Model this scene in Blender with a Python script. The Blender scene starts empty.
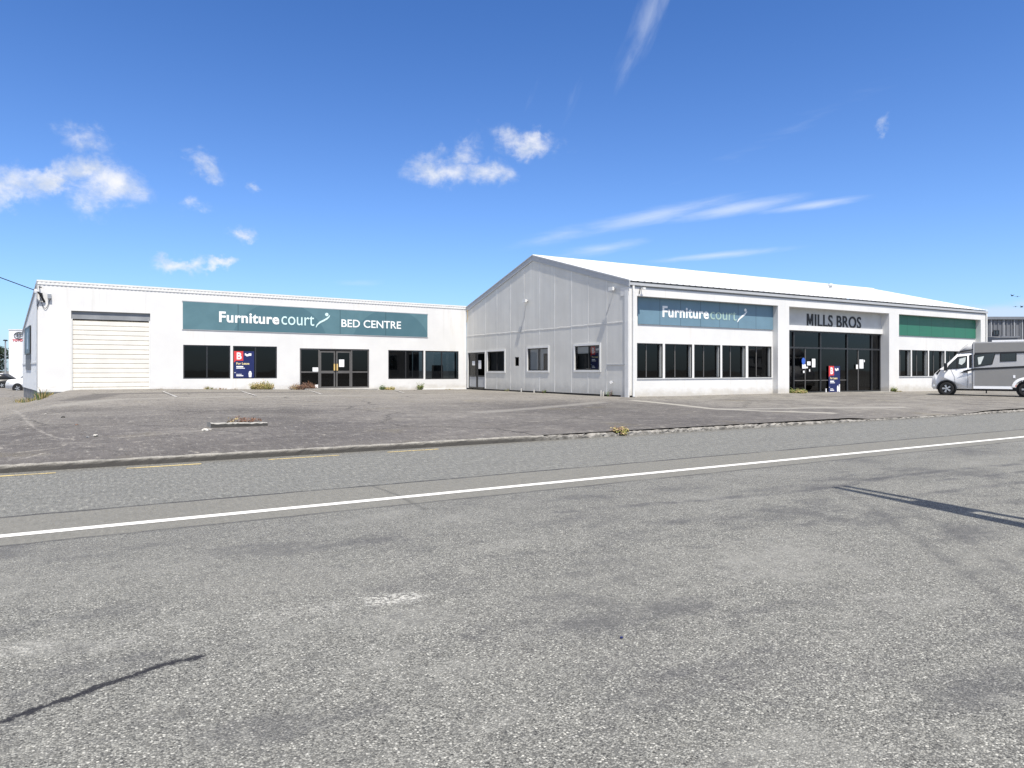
import bpy, bmesh, math, random
from mathutils import Vector, Matrix
random.seed(7)
sc = bpy.context.scene
C = sc.collection
R = math.radians

# ------------------------------------------------------------------ survey
F_PX, HOR, CAM_Z = 703.0, 370.5, 1.65          # focal length, horizon row, eye height
YAW = R(30.5)
FW = Vector((math.sin(YAW), math.cos(YAW), 0)); RT = Vector((math.cos(YAW), -math.sin(YAW), 0))
def ray(px):
    return FW + RT * ((px - 512.0) / F_PX)
def ground_at(px, py, z=0.0):
    d = (CAM_Z - z) * F_PX / (py - HOR); q = ray(px) * d
    return Vector((q.x, q.y, z))
class Plane:
    """an upright wall plane: u runs to the right along it, v is height, n is outward"""
    def __init__(s, o, u):
        s.o = Vector(o); s.u = Vector(u).normalized(); s.n = s.u.cross(Vector((0, 0, 1)))
    def P(s, u, v, n=0.0):
        return s.o + s.u * u + s.n * n + Vector((0, 0, v))
    def uv(s, px, py, n=0.0):
        r = ray(px); d = (s.o + s.n * n).dot(s.n) / r.dot(s.n); q = r * d
        return (q - s.o).dot(s.u), CAM_Z - (py - HOR) * d / F_PX
    def U(s, px, n=0.0): return s.uv(px, HOR, n)[0]
    def V(s, px, py, n=0.0): return s.uv(px, py, n)[1]
XG, YF, YL = 22.77, 27.2, 45.1
PL = Plane((0, YL, 0), (1, 0, 0)); PF = Plane((0, YF, 0), (1, 0, 0)); PG = Plane((XG, 0, 0), (0, -1, 0))
S0, S1 = Vector((-2.75, YL, 0)), Vector((-4.30, 56.97, 0))
PS = Plane(S1, S0 - S1)

def sstep(a, b, x):
    t = max(0.0, min(1.0, (x - a) / (b - a))); return t * t * (3 - 2 * t)
def H(x, y):
    """height of the car park"""
    t = max(0.0, min(1.0, (y - 14.05) / 31.0)); zl = .12 + (.39 + .22 * sstep(18, -1, x) - .12) * t ** .62
    tf = max(0.0, min(1.0, (y - 14.05) / 13.1)); zf = .12 + (.31 - .10 * sstep(36, 52, x) - .12) * tf ** .8
    z = zl + (zf - zl) * sstep(12, 23, x)
    zs = .11 - .22 * sstep(18, 42, y)
    z = zs + (z - zs) * sstep(-3.7, -1.0, x)
    # dropped crossing on the right
    z -= .075 * sstep(20.8, 22.2, x) * (1 - sstep(28.0, 29.6, x)) * (1 - sstep(14.0, 17.5, y))
    return z

# ------------------------------------------------------------------ materials
class NT:
    def __init__(s, tree): s.t = tree; s.nodes = tree.nodes
    def put(s, sock, v):
        if isinstance(v, bpy.types.NodeSocket): s.t.links.new(v, sock)
        elif v is not None:
            if sock.type == 'RGBA' and not isinstance(v, (int, float)) and len(v) == 3: v = (*v, 1)
            sock.default_value = v
    def math(s, op, a, b=None, c=None, clamp=False):
        n = s.nodes.new('ShaderNodeMath'); n.operation = op; n.use_clamp = clamp
        for i, v in enumerate((a, b, c)):
            if v is not None: s.put(n.inputs[i], v)
        return n.outputs[0]
    def vm(s, op, a, b=None, scale=None):
        n = s.nodes.new('ShaderNodeVectorMath'); n.operation = op
        s.put(n.inputs[0], a)
        if b is not None: s.put(n.inputs[1], b)
        if scale is not None: s.put(n.inputs['Scale'], scale)
        return n.outputs['Value'] if op in ('LENGTH', 'DOT_PRODUCT', 'DISTANCE') else n.outputs[0]
    def mix(s, f, a, b, blend='MIX'):
        n = s.nodes.new('ShaderNodeMix'); n.data_type = 'RGBA'; n.blend_type = blend; n.clamp_factor = True
        s.put(n.inputs[0], f); s.put(n.inputs[6], a); s.put(n.inputs[7], b); return n.outputs[2]
    def ramp(s, x, lo, hi, a=0.0, b=1.0, smooth=True):
        n = s.nodes.new('ShaderNodeMapRange'); n.clamp = True
        n.interpolation_type = 'SMOOTHSTEP' if smooth else 'LINEAR'
        for k, v in zip((0, 1, 2, 3, 4), (x, lo, hi, a, b)): s.put(n.inputs[k], v)
        return n.outputs[0]
    def noise(s, vec, scale, detail=3, rough=.55, dist=0.0):
        n = s.nodes.new('ShaderNodeTexNoise'); n.noise_dimensions = '3D'
        s.put(n.inputs['Vector'], vec); n.inputs['Scale'].default_value = scale
        n.inputs['Detail'].default_value = detail; n.inputs['Roughness'].default_value = rough
        n.inputs['Distortion'].default_value = dist
        return n.outputs['Fac']
    def sep(s, v):
        n = s.nodes.new('ShaderNodeSeparateXYZ'); s.put(n.inputs[0], v); return n.outputs
    def comb(s, x, y, z):
        n = s.nodes.new('ShaderNodeCombineXYZ')
        for i, v in enumerate((x, y, z)): s.put(n.inputs[i], v)
        return n.outputs[0]
    def pos(s): return s.nodes.new('ShaderNodeNewGeometry').outputs['Position']
    def seg(s, p, a, b, w, soft, jig=None):
        """1 near the ground segment a-b, 0 away from it"""
        ab = Vector((b[0] - a[0], b[1] - a[1], 0)); L2 = ab.dot(ab)
        d = s.vm('SUBTRACT', p, (a[0], a[1], 0)); d = s.vm('MULTIPLY', d, (1, 1, 0))
        t = s.math('DIVIDE', s.vm('DOT_PRODUCT', d, ab), L2, clamp=True)
        q = s.vm('SUBTRACT', d, s.vm('SCALE', tuple(ab), scale=t))
        dist = s.vm('LENGTH', q)
        if jig is not None: dist = s.math('ADD', dist, jig)
        return s.ramp(dist, w, w + soft, 1.0, 0.0)
    def maxm(s, items):
        r = items[0]
        for i in items[1:]: r = s.math('MAXIMUM', r, i)
        return r

def mat(name, color, rough=.6, metal=0.0, vary=.12, vscale=1.5, bump=0.0, bscale=40, spec=.4, grain=0.0, streak=0.0, streak_col=(.25, .2, .13)):
    m = bpy.data.materials.new(name); m.use_nodes = True; n = NT(m.node_tree); bs = m.node_tree.nodes['Principled BSDF']
    p = n.pos()
    f = n.noise(p, vscale, 4, .6)
    col = n.mix(n.ramp(f, .3, .7), tuple(c * (1 - vary) for c in color), tuple(min(1, c * (1 + vary * .6)) for c in color))
    if grain:
        g = n.noise(p, 45, 2, .6)
        col = n.mix(n.ramp(g, .35, .7, 0, grain), col, tuple(c * .45 for c in color))
    if streak:
        q = n.vm('MULTIPLY', p, (2.2, 2.2, .16)); s_ = n.noise(q, 1.0, 5, .65)
        s2 = n.noise(p, .5, 2, .5)
        k = n.math('MULTIPLY', n.ramp(s_, .5, .78), n.ramp(s2, .4, .65)); col = n.mix(n.math('MULTIPLY', k, streak), col, streak_col)
    n.put(bs.inputs['Base Color'], col)
    n.put(bs.inputs['Roughness'], n.ramp(f, .25, .75, max(.03, rough - .08), min(1, rough + .08)))
    bs.inputs['Metallic'].default_value = metal; bs.inputs['Specular IOR Level'].default_value = spec
    if bump:
        b = n.nodes.new('ShaderNodeBump'); b.inputs['Strength'].default_value = bump; b.inputs['Distance'].default_value = .01
        n.put(b.inputs['Height'], n.noise(p, bscale, 4, .6)); n.put(bs.inputs['Normal'], b.outputs[0])
    return m

def glass(name, tint, ior=1.45):
    m = bpy.data.materials.new(name); m.use_nodes = True; t = m.node_tree; n = NT(t)
    t.nodes.remove(t.nodes['Principled BSDF']); out = t.nodes['Material Output']
    tr = t.nodes.new('ShaderNodeBsdfTransparent'); tr.inputs[0].default_value = (*tint, 1)
    gl = t.nodes.new('ShaderNodeBsdfGlossy'); gl.inputs['Roughness'].default_value = .02
    b = t.nodes.new('ShaderNodeBump'); b.inputs['Strength'].default_value = .05; b.inputs['Distance'].default_value = .05
    n.put(b.inputs['Height'], n.noise(n.pos(), .8, 1)); n.put(gl.inputs['Normal'], b.outputs[0])
    fr = t.nodes.new('ShaderNodeFresnel'); fr.inputs[0].default_value = ior
    mx = t.nodes.new('ShaderNodeMixShader'); t.links.new(fr.outputs[0], mx.inputs[0])
    t.links.new(tr.outputs[0], mx.inputs[1]); t.links.new(gl.outputs[0], mx.inputs[2]); t.links.new(mx.outputs[0], out.inputs[0])
    return m

def wall_mat():
    m = mat('white_wall_paint', (.69, .682, .66), .6, vary=.05, vscale=.5, bump=.03, bscale=10, streak=.35, streak_col=(.50, .45, .36)); n = NT(m.node_tree); bs = m.node_tree.nodes['Principled BSDF']
    col = bs.inputs['Base Color'].links[0].from_socket; p = n.pos(); x, y, z = n.sep(p)
    w = n.noise(n.vm('MULTIPLY', p, (1, 1, 1.6)), 1.6, 6, .7); k = n.ramp(n.math('ADD', z, n.math('MULTIPLY', w, .9)), .75, 1.25, .55, 0); col = n.mix(k, col, (.40, .36, .29))
    d = n.ramp(n.noise(n.vm('MULTIPLY', p, (3, 3, .12)), 1.2, 6, .7), .52, .74, 0, .3); col = n.mix(n.math('MULTIPLY', d, n.ramp(z, 2.0, 6.2)), col, (.46, .44, .38))
    n.put(bs.inputs['Base Color'], col); return m
M = {}
M['white'] = wall_mat()
M['white_trim'] = mat('white_trim_paint', (.70, .695, .67), .5, vary=.05)
M['roof'] = mat('pale_roof_metal', (.56, .565, .56), .5, vary=.12, vscale=.35, streak=.4, streak_col=(.34, .33, .31))
M['rib'] = mat('ribbed_side_cladding', (.62, .64, .66), .5, vary=.06)
M['grey_fascia'] = mat('grey_fascia_paint', (.42, .43, .44), .5, vary=.06)
M['concrete'] = mat('concrete', (.34, .33, .30), .9, vary=.25, vscale=2.5, bump=.4, bscale=25, grain=.5)
M['found'] = mat('dark_foundation', (.20, .205, .21), .9, vary=.3, vscale=1.5, bump=.3, streak=.5, streak_col=(.12, .11, .1))
M['dark_and_shade'] = mat('dark_stone_and_shade', (.05, .048, .045), .9, vary=.4, vscale=3)  # near-black for a dark stone, and for painted shade in gap and hollow
M['frame'] = mat('dark_aluminium', (.025, .026, .028), .4, vary=.1, spec=.5)
M['frame_grey'] = mat('bronze_aluminium', (.10, .095, .09), .45, vary=.1, spec=.5)
M['jamb'] = mat('pale_jamb', (.40, .41, .40), .5, vary=.06)
M['glass'] = glass('shop_glass', (.07, .085, .095))
M['glass_clear'] = glass('side_glass', (.78, .80, .80))
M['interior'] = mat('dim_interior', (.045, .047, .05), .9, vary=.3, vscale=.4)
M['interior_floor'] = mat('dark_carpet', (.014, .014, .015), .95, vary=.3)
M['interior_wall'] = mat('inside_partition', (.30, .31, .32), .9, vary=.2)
M['roller'] = mat('cream_roller_door', (.765, .74, .68), .5, vary=.05, streak=.35, streak_col=(.5, .40, .28))
M['groove'] = mat('roller_groove', (.34, .30, .235), .7, vary=.2)
M['roller_top'] = mat('grey_roller_housing', (.26, .27, .28), .5, vary=.15)
M['letter_white'] = mat('white_vinyl_letters', (.84, .85, .83), .5, vary=.02)
M['letter_pale'] = mat('pale_green_vinyl', (.62, .80, .78), .5, vary=.03)
M['letter_faded'] = mat('faded_green_vinyl', (.36, .50, .44), .5, vary=.1)
M['black'] = mat('black_plastic', (.015, .015, .016), .5, vary=.1)
M['red'] = mat('red_board_print', (.62, .05, .05), .5, vary=.05)
M['navy'] = mat('navy_board_print', (.012, .020, .10), .45, vary=.08)
M['cream'] = mat('cream_print', (.85, .72, .35), .5, vary=.03)
M['paper'] = mat('white_paper', (.82, .82, .82), .7, vary=.02)
M['bluepaper'] = mat('blue_sticker', (.04, .12, .50), .5, vary=.03)
M['brass'] = mat('brass_handle', (.60, .42, .16), .4, vary=.1)
M['galv'] = mat('galvanised_steel', (.40, .41, .42), .45, metal=.5, vary=.1)
M['tyre'] = mat('tyre_rubber', (.018, .018, .019), .85, vary=.15)
M['rim'] = mat('alloy_rim', (.45, .46, .47), .35, metal=.6, vary=.05)
M['mh_white'] = mat('vehicle_white_paint', (.86, .86, .86), .28, vary=.02, spec=.5)
M['mh_grey'] = mat('camper_grey_panel', (.235, .23, .22), .35, vary=.03, spec=.5)
M['mh_silver'] = mat('camper_silver_panel', (.44, .44, .44), .35, vary=.03, spec=.5)
M['mh_dark'] = mat('camper_dark_stripe', (.02, .02, .022), .35, vary=.05)
M['lamp'] = mat('lamp_lens', (.6, .63, .65), .15, vary=.05)
M['redlens'] = mat('red_lens', (.5, .05, .04), .3, vary=.05)
M['curtain'] = mat('pale_curtain', (.70, .74, .70), .9, vary=.1, vscale=6)
M['blind'] = mat('grey_blind', (.58, .59, .60), .9, vary=.06)
M['greywall'] = mat('grey_shed_cladding', (.15, .155, .165), .5, vary=.08, vscale=.6)
M['shedtrim'] = mat('shed_gutter', (.17, .18, .20), .5, vary=.1)
M['pole'] = mat('pole_concrete', (.35, .34, .32), .9, vary=.15)
M['bark'] = mat('bark', (.10, .08, .06), .95, vary=.3, vscale=5)
M['straw'] = mat('dry_straw_blades', (.42, .32, .15), .9, vary=.3, vscale=30)
M['olive'] = mat('olive_leaves', (.22, .22, .06), .8, vary=.35, vscale=30)
M['green'] = mat('green_leaves', (.08, .13, .035), .8, vary=.4, vscale=30)
M['brown'] = mat('brown_twigs', (.17, .11, .085), .95, vary=.35, vscale=30)
M['rust'] = mat('rusty_dry_leaves', (.17, .085, .05), .95, vary=.35, vscale=30)
M['leaf_dark'] = mat('dark_tree_leaves', (.035, .055, .025), .8, vary=.5, vscale=2)
M['stone'] = mat('pale_rubble', (.50, .48, .43), .9, vary=.25, vscale=6, bump=.3)
M['yellow'] = None
def panel_mat(name, base, dark, arc=None, seams=(), axis='X'):
    """faded sign panel: seams between sheets, a big tone-on-tone arc in the print"""
    m = mat(name, base, .42, vary=.07, vscale=1.2, spec=.35); n = NT(m.node_tree); bs = m.node_tree.nodes['Principled BSDF']
    col = bs.inputs['Base Color'].links[0].from_socket; p = n.pos(); x, y, z = n.sep(p)
    for (cx, cz, r) in (arc or []):
        d = n.vm('LENGTH', n.comb(n.math('SUBTRACT', x, cx), 0.0, n.math('SUBTRACT', z, cz)))
        col = n.mix(n.ramp(d, r - .03, r + .03, .55, 0.0), col, dark)
    for s_ in seams:
        col = n.mix(n.ramp(n.math('ABSOLUTE', n.math('SUBTRACT', x, s_)), .012, .03, .6, 0), col, tuple(c * .35 for c in dark))
    n.put(bs.inputs['Base Color'], col); return m

def gable_mat():
    m = bpy.data.materials.new('weathered_grey_sheeting'); m.use_nodes = True; n = NT(m.node_tree); bs = m.node_tree.nodes['Principled BSDF']
    p = n.pos(); x, y, z = n.sep(p)
    big = n.noise(p, .35, 4, .6); q = n.vm('MULTIPLY', p, (1, 3.2, .22)); st = n.noise(q, 1, 6, .65)
    col = n.mix(n.ramp(big, .3, .7), (.60, .585, .54), (.69, .675, .625))
    col = n.mix(n.ramp(st, .35, .75, 0, .5), col, (.54, .53, .49))
    # sheet by sheet tone
    cell = n.math('FLOOR', n.math('DIVIDE', y, 1.8)); wn = n.nodes.new('ShaderNodeTexWhiteNoise'); wn.noise_dimensions = '2D'
    n.put(wn.inputs[0], n.comb(cell, n.math('GREATER_THAN', z, 3.35), 0.0))
    col = n.mix(n.math('MULTIPLY', wn.outputs[0], .20), col, (.50, .50, .49))
    # splash dirt along the bottom
    wob = n.noise(p, 2.2, 5, .7); d = n.ramp(n.math('ADD', z, n.math('MULTIPLY', wob, .9)), .75, 1.55, .6, 0)
    col = n.mix(d, col, (.33, .325, .31))
    mould = n.ramp(n.noise(p, 9, 4, .7), .62, .75, 0, .35); col = n.mix(n.math('MULTIPLY', mould, n.ramp(big, .4, .6)), col, (.30, .30, .29))
    n.put(bs.inputs['Base Color'], col); bs.inputs['Roughness'].default_value = .6
    b = n.nodes.new('ShaderNodeBump'); b.inputs['Strength'].default_value = .06; b.inputs['Distance'].default_value = .03
    n.put(b.inputs['Height'], n.noise(p, 1.3, 3)); n.put(bs.inputs['Normal'], b.outputs[0]); return m
M['gable'] = gable_mat()
M['batten'] = mat('pale_batten', (.70, .69, .655), .5, vary=.18, vscale=.7)

# ---- the road surface: chipseal lanes, a smoother strip under the line, sealed cracks and tyre marks
def gp(px, py): 
    g = ground_at(px, py); return (g.x, g.y)
def road_mat():
    m = bpy.data.materials.new('chipseal_road'); m.use_nodes = True; n = NT(m.node_tree); bs = m.node_tree.nodes['Principled BSDF']
    p = n.pos(); x, y, z = n.sep(p)
    def chips(scale):
        v = n.nodes.new('ShaderNodeTexVoronoi'); v.voronoi_dimensions = '2D'; v.inputs['Scale'].default_value = scale
        n.put(v.inputs['Vector'], p); r = n.sep(v.outputs['Color'])[0]; return v.outputs['Distance'], r
    d1, r1 = chips(105); d2, r2 = chips(210); d3, r3 = chips(58)
    hue = n.noise(p, 23, 2)
    stone = n.mix(n.math('POWER', r1, 1.6), (.050, .050, .048), (.44, .435, .40))
    stone = n.mix(n.math('MULTIPLY', n.ramp(hue, .5, .7), .22), stone, (.18, .165, .135))
    gap = n.ramp(d1, .42, .68, 0, 1); col = n.mix(n.math('MULTIPLY', gap, .8), stone, (.022, .022, .024))
    fine = n.mix(r2, (.065, .065, .064), (.27, .268, .25)); col = n.mix(.42, col, fine)
    big_ = n.math('MULTIPLY', n.ramp(r3, .86, .95), n.ramp(d3, .40, .28)); col = n.mix(n.math('MULTIPLY', big_, .75), col, (.55, .54, .50))
    pit = n.math('MULTIPLY', n.ramp(r3, .12, .04), n.ramp(d3, .45, .3)); col = n.mix(n.math('MULTIPLY', pit, .8), col, (.02, .02, .022))
    # wear: bleached wheel paths, bleeding bitumen
    q = n.vm('MULTIPLY', p, (.55, 1.0, 1)); w1 = n.noise(q, .85, 7, .68); w2 = n.noise(p, 3.2, 5, .65); w3 = n.noise(q, .25, 3, .5)
    col = n.mix(n.ramp(w1, .50, .66, 0, .60), col, (.064, .064, .070))
    col = n.mix(n.ramp(w1, .48, .32, 0, .50), col, (.25, .247, .232))
    col = n.mix(n.ramp(w3, .50, .66, 0, .35), col, (.20, .197, .182))
    col = n.mix(n.ramp(w2, .54, .72, 0, .38), col, (.06, .06, .064)); col = n.mix(n.ramp(w2, .44, .30, 0, .30), col, (.25, .247, .23))
    ms = n.noise(n.vm('MULTIPLY', p, (1.6, .55, 1)), 9, 4, .7); col = n.mix(n.ramp(ms, .54, .70, 0, .35), col, (.07, .07, .072)); col = n.mix(n.ramp(ms, .44, .30, 0, .35), col, (.29, .285, .265))
    col = n.mix(n.ramp(y, 5.0, 8.0, 0, .25), col, (.125, .124, .122))
    # far lane: tighter, slightly lighter seal
    far = n.mix(r2, (.075, .076, .077), (.225, .223, .215)); far = n.mix(n.ramp(r1, .6, 1, 0, .5), far, (.27, .268, .26))
    far = n.mix(n.ramp(w1, .45, .72, 0, .4), far, (.105, .106, .108)); far = n.mix(n.ramp(w2, .4, .7, 0, .18), far, (.17, .168, .16))
    gr = n.noise(n.vm('MULTIPLY', p, (1.0, .26, 1)), 20, 4, .78); far = n.mix(n.ramp(gr, .52, .36, 0, .6), far, (.062, .063, .06)); far = n.mix(n.ramp(gr, .54, .68, 0, .7), far, (.36, .357, .325)); far = n.mix(.25, far, (.175, .176, .16))
    wob = n.math('MULTIPLY', n.math('SUBTRACT', n.noise(p, 1.1, 3), .5), .12); yw = n.math('ADD', y, wob)
    col = n.mix(n.ramp(yw, 9.68, 9.74), col, far)
    # smooth strip
    strip = n.mix(n.noise(p, 60, 3, .7), (.135, .131, .122), (.20, .195, .182)); strip = n.mix(n.ramp(w1, .4, .75, 0, .35), strip, (.13, .127, .12))
    strip = n.mix(n.ramp(n.noise(n.vm('MULTIPLY', p, (.8, 3, 1)), 2, 4), .66, .74, 0, .6), strip, (.07, .068, .066))
    strip = n.mix(n.ramp(gr, .52, .36, 0, .38), strip, (.08, .079, .07)); strip = n.mix(n.ramp(gr, .55, .70, 0, .42), strip, (.31, .305, .27)); strip = n.mix(.3, strip, (.19, .187, .168))
    inside = n.math('MULTIPLY', n.ramp(yw, 8.11, 8.17), n.ramp(yw, 9.67, 9.72, 1, 0)); col = n.mix(inside, col, strip)
    for y0, k in ((9.71, .85), (8.12, .5)):
        br = n.ramp(n.noise(n.vm('MULTIPLY', p, (.6, 0, 0)), 1.5, 3), .3, .55, .15, k)
        col = n.mix(n.math('MULTIPLY', n.ramp(n.math('ABSOLUTE', n.math('SUBTRACT', yw, y0)), .015, .06, 1, 0), br), col, (.03, .03, .034))
    # gutter dirt
    col = n.mix(n.ramp(n.math('ADD', y, n.math('MULTIPLY', w2, .4)), 13.5, 14.1, 0, .35), col, (.10, .09, .075))
    jig = n.math('MULTIPLY', n.math('SUBTRACT', n.noise(p, 14, 4, .7), .5), .10)
    def line(pts, w, soft, k, c, jj=jig):
        nonlocal col
        g = [gp(*q_) for q_ in pts]; s_ = n.maxm([n.seg(p, g[i], g[i + 1], w, soft, jj) for i in range(len(g) - 1)])
        col = n.mix(n.math('MULTIPLY', s_, k), col, c)
    jl = n.math('MULTIPLY', n.math('SUBTRACT', n.noise(p, 16, 5, .8), .5), .17)
    line([(-60, 741), (0, 722), (60, 701), (110, 683), (165, 664), (200, 657)], .012, .035, .93, (.012, .012, .017), jl)
    line([(372, 486), (395, 494), (412, 503), (425, 509)], .01, .04, .4, (.05, .05, .05))
    brk = n.ramp(n.noise(p, 2.0, 4, .7), .35, .6)
    ts = n.math('MULTIPLY', brk, .5)
    for pts, w in (([(560, 512), (700, 500), (768, 494), (836, 487), (880, 478), (950, 470), (1040, 462)], .05),
                   ([(900, 497), (960, 490), (1040, 480)], .05), ([(930, 481), (985, 476), (1040, 470)], .03)):
        line(pts, w * .6, .11, ts, (.045, .045, .055))
    for pts in ([(836, 490), (872, 507), (905, 530), (960, 568), (1010, 606), (1060, 650)], [(905, 508), (940, 524), (985, 552), (1040, 592)]):
        line(pts, .03, .09, n.math('MULTIPLY', brk, .36), (.06, .06, .065))
    for pts, k in (([(378, 600), (408, 597)], .75), ([(264, 616), (300, 611), (335, 606)], .22), ([(0, 652), (36, 647)], .3), ([(110, 645), (140, 639)], .2)):
        fl = n.ramp(n.noise(p, 26, 4, .75), .46, .58); line(pts, .03, .14, n.math('MULTIPLY', fl, k), (.55, .54, .51))
    col = n.mix(1.0, col, (1.04, 1.04, 1.01), 'MULTIPLY')
    n.put(bs.inputs['Base Color'], col); bs.inputs['Roughness'].default_value = .88; bs.inputs['Specular IOR Level'].default_value = .25
    b = n.nodes.new('ShaderNodeBump'); b.inputs['Strength'].default_value = .7; b.inputs['Distance'].default_value = .008
    hgt = n.math('ADD', n.math('MULTIPLY', d1, -1), n.math('MULTIPLY', r1, .5)); n.put(b.inputs['Height'], hgt); n.put(bs.inputs['Normal'], b.outputs[0])
    return m
def gph(px, py):
    """a point on the sloping car park under a picture position"""
    z = .2
    for _ in range(8):
        g = ground_at(px, py, z); z = H(g.x, g.y)
    return (g.x, g.y)
def park_mat():
    m = bpy.data.materials.new('old_car_park_asphalt'); m.use_nodes = True; n = NT(m.node_tree); bs = m.node_tree.nodes['Principled BSDF']
    p = n.pos(); x, y, z = n.sep(p)
    a = n.noise(p, .16, 4, .55); b_ = n.noise(p, .7, 5, .62); c = n.noise(p, 28, 3, .7); e = n.noise(p, 90, 2, .7)
    col = n.mix(n.ramp(a, .36, .62), (.084, .077, .070), (.172, .160, .143))
    col = n.mix(n.ramp(b_, .35, .7, 0, .55), col, (.105, .098, .094))
    col = n.mix(n.ramp(b_, .62, .78, 0, .5), col, (.22, .21, .19))
    col = n.mix(n.ramp(c, .3, .75, 0, .45), col, (.06, .057, .055)); col = n.mix(n.ramp(e, .58, .8, 0, .6), col, (.27, .26, .24))
    # the older, darker half by the roadside; the sun-bleached half by the shop
    col = n.mix(n.math('MULTIPLY', n.ramp(n.math('ADD', y, n.math('MULTIPLY', a, 9)), 21, 27, 1, 0), .40), col, (.078, .072, .070))
    bleach = n.math('MULTIPLY', n.ramp(n.math('ADD', y, n.math('MULTIPLY', b_, 6)), 26, 34), .55); col = n.mix(bleach, col, (.215, .20, .175))
    pale = n.math('MULTIPLY', n.ramp(x, 20, 26), n.ramp(b_, .35, .65, .2, .65)); col = n.mix(pale, col, (.225, .212, .185))
    md = n.noise(n.vm('MULTIPLY', p, (.7, 1.6, 1)), 1.6, 7, .68); col = n.mix(n.ramp(md, .48, .30, 0, .55), col, (.058, .053, .050)); col = n.mix(n.ramp(md, .55, .72, 0, .60), col, (.235, .222, .20))
    sp = n.noise(n.vm('MULTIPLY', p, (1, .45, 1)), 6, 5, .74); col = n.mix(n.ramp(sp, .57, .70, 0, .65), col, (.30, .28, .245)); col = n.mix(n.ramp(sp, .46, .33, 0, .5), col, (.050, .045, .041)); g2 = n.noise(n.vm('MULTIPLY', p, (1, .22, 1)), 15, 4, .78); col = n.mix(n.ramp(g2, .56, .72, 0, .5), col, (.29, .28, .255)); col = n.mix(n.ramp(g2, .46, .34, 0, .5), col, (.048, .045, .042))
    # cracks
    v = n.nodes.new('ShaderNodeTexVoronoi'); v.feature = 'DISTANCE_TO_EDGE'; v.voronoi_dimensions = '2D'; v.inputs['Scale'].default_value = .22
    n.put(v.inputs['Vector'], n.vm('ADD', p, n.vm('SCALE', n.comb(b_, c, 0.0), scale=1.2)))
    ck = n.math('MULTIPLY', n.ramp(v.outputs['Distance'], .004, .014, 1, 0), n.ramp(a, .45, .55)); col = n.mix(n.math('MULTIPLY', ck, .75), col, (.035, .033, .03))
    moss = n.math('MULTIPLY', n.ramp(n.noise(p, .45, 3), .60, .72), n.ramp(c, .4, .6)); col = n.mix(n.math('MULTIPLY', moss, .35), col, (.15, .125, .06))
    jig = n.math('MULTIPLY', n.math('SUBTRACT', n.noise(p, 2.5, 5, .7), .5), .40)
    def line(pts, w, soft, k, cc, jj=jig):
        nonlocal col
        g = [gph(*q_) for q_ in pts]; s_ = n.maxm([n.seg(p, g[i], g[i + 1], w, soft, jj) for i in range(len(g) - 1)])
        col = n.mix(n.math('MULTIPLY', s_, k), col, cc)
    # ragged edge of the newer seal, and a dark patched strip along the shop front
    line([(12, 410), (26, 420), (34, 428), (52, 436), (78, 440), (110, 438), (150, 435)], .0, .07, n.ramp(sp, .35, .6, .1, .75), (.25, .235, .21), n.math('MULTIPLY', jig, .8))
    line([(150, 435), (200, 431), (216, 428)], .0, .08, n.ramp(sp, .35, .6, .1, .6), (.25, .235, .21), n.math('MULTIPLY', jig, .8))
    line([(75, 400), (110, 394), (150, 393), (260, 392.5), (300, 392)], .35, .5, .7, (.075, .070, .066))
    line([(60, 405), (120, 399), (200, 397.5), (330, 395.5), (460, 394)], .15, .6, .5, (.235, .225, .20))
    line([(634, 400.5), (680, 405), (712, 409), (760, 411), (830, 413)], .10, .25, .75, (.30, .285, .25), n.math('MULTIPLY', jig, .5))
    line([(720, 409.5), (800, 408), (900, 407)], .1, .4, .6, (.27, .26, .235), n.math('MULTIPLY', jig, .6))
    line([(20, 452), (45, 449.5), (62, 447)], .0, .05, n.ramp(sp, .38, .58, .1, .8), (.36, .34, .29), n.math('MULTIPLY', jig, .35)); line([(26, 458), (42, 453.5)], .0, .05, n.ramp(sp, .38, .58, 0, .6), (.36, .34, .30), n.math('MULTIPLY', jig, .35))
    line([(480, 412), (540, 408), (600, 402)], .1, .5, .5, (.23, .22, .20))
    col = n.mix(1.0, col, (1.10, 1.10, 1.10), 'MULTIPLY')
    n.put(bs.inputs['Base Color'], col); bs.inputs['Roughness'].default_value = .9; bs.inputs['Specular IOR Level'].default_value = .25
    bp = n.nodes.new('ShaderNodeBump'); bp.inputs['Strength'].default_value = .45; bp.inputs['Distance'].default_value = .012
    n.put(bp.inputs['Height'], n.math('ADD', n.math('MULTIPLY', c, .5), e)); n.put(bs.inputs['Normal'], bp.outputs[0])
    return m
def paint_mat(name, c, wear):
    m = bpy.data.materials.new(name); m.use_nodes = True; n = NT(m.node_tree); bs = m.node_tree.nodes['Principled BSDF']; p = n.pos()
    v = n.noise(p, 30, 4, .75); w = n.noise(p, 1.5, 3)
    k = n.ramp(n.math('ADD', v, n.math('MULTIPLY', w, .3)), wear, wear + .08)
    col = n.mix(k, c, (.16, .155, .15)); col = n.mix(n.ramp(w, .4, .7, 0, .25), col, tuple(q * .6 for q in c))
    n.put(bs.inputs['Base Color'], col); bs.inputs['Roughness'].default_value = .75; return m
M['road'] = road_mat(); M['park'] = park_mat()
M['line'] = paint_mat('white_road_paint', (.68, .67, .63), .76); M['yellow'] = paint_mat('yellow_road_paint', (.55, .43, .17), .66)
M['bay_line'] = paint_mat('worn_bay_paint', (.60, .58, .54), .58)
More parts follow.
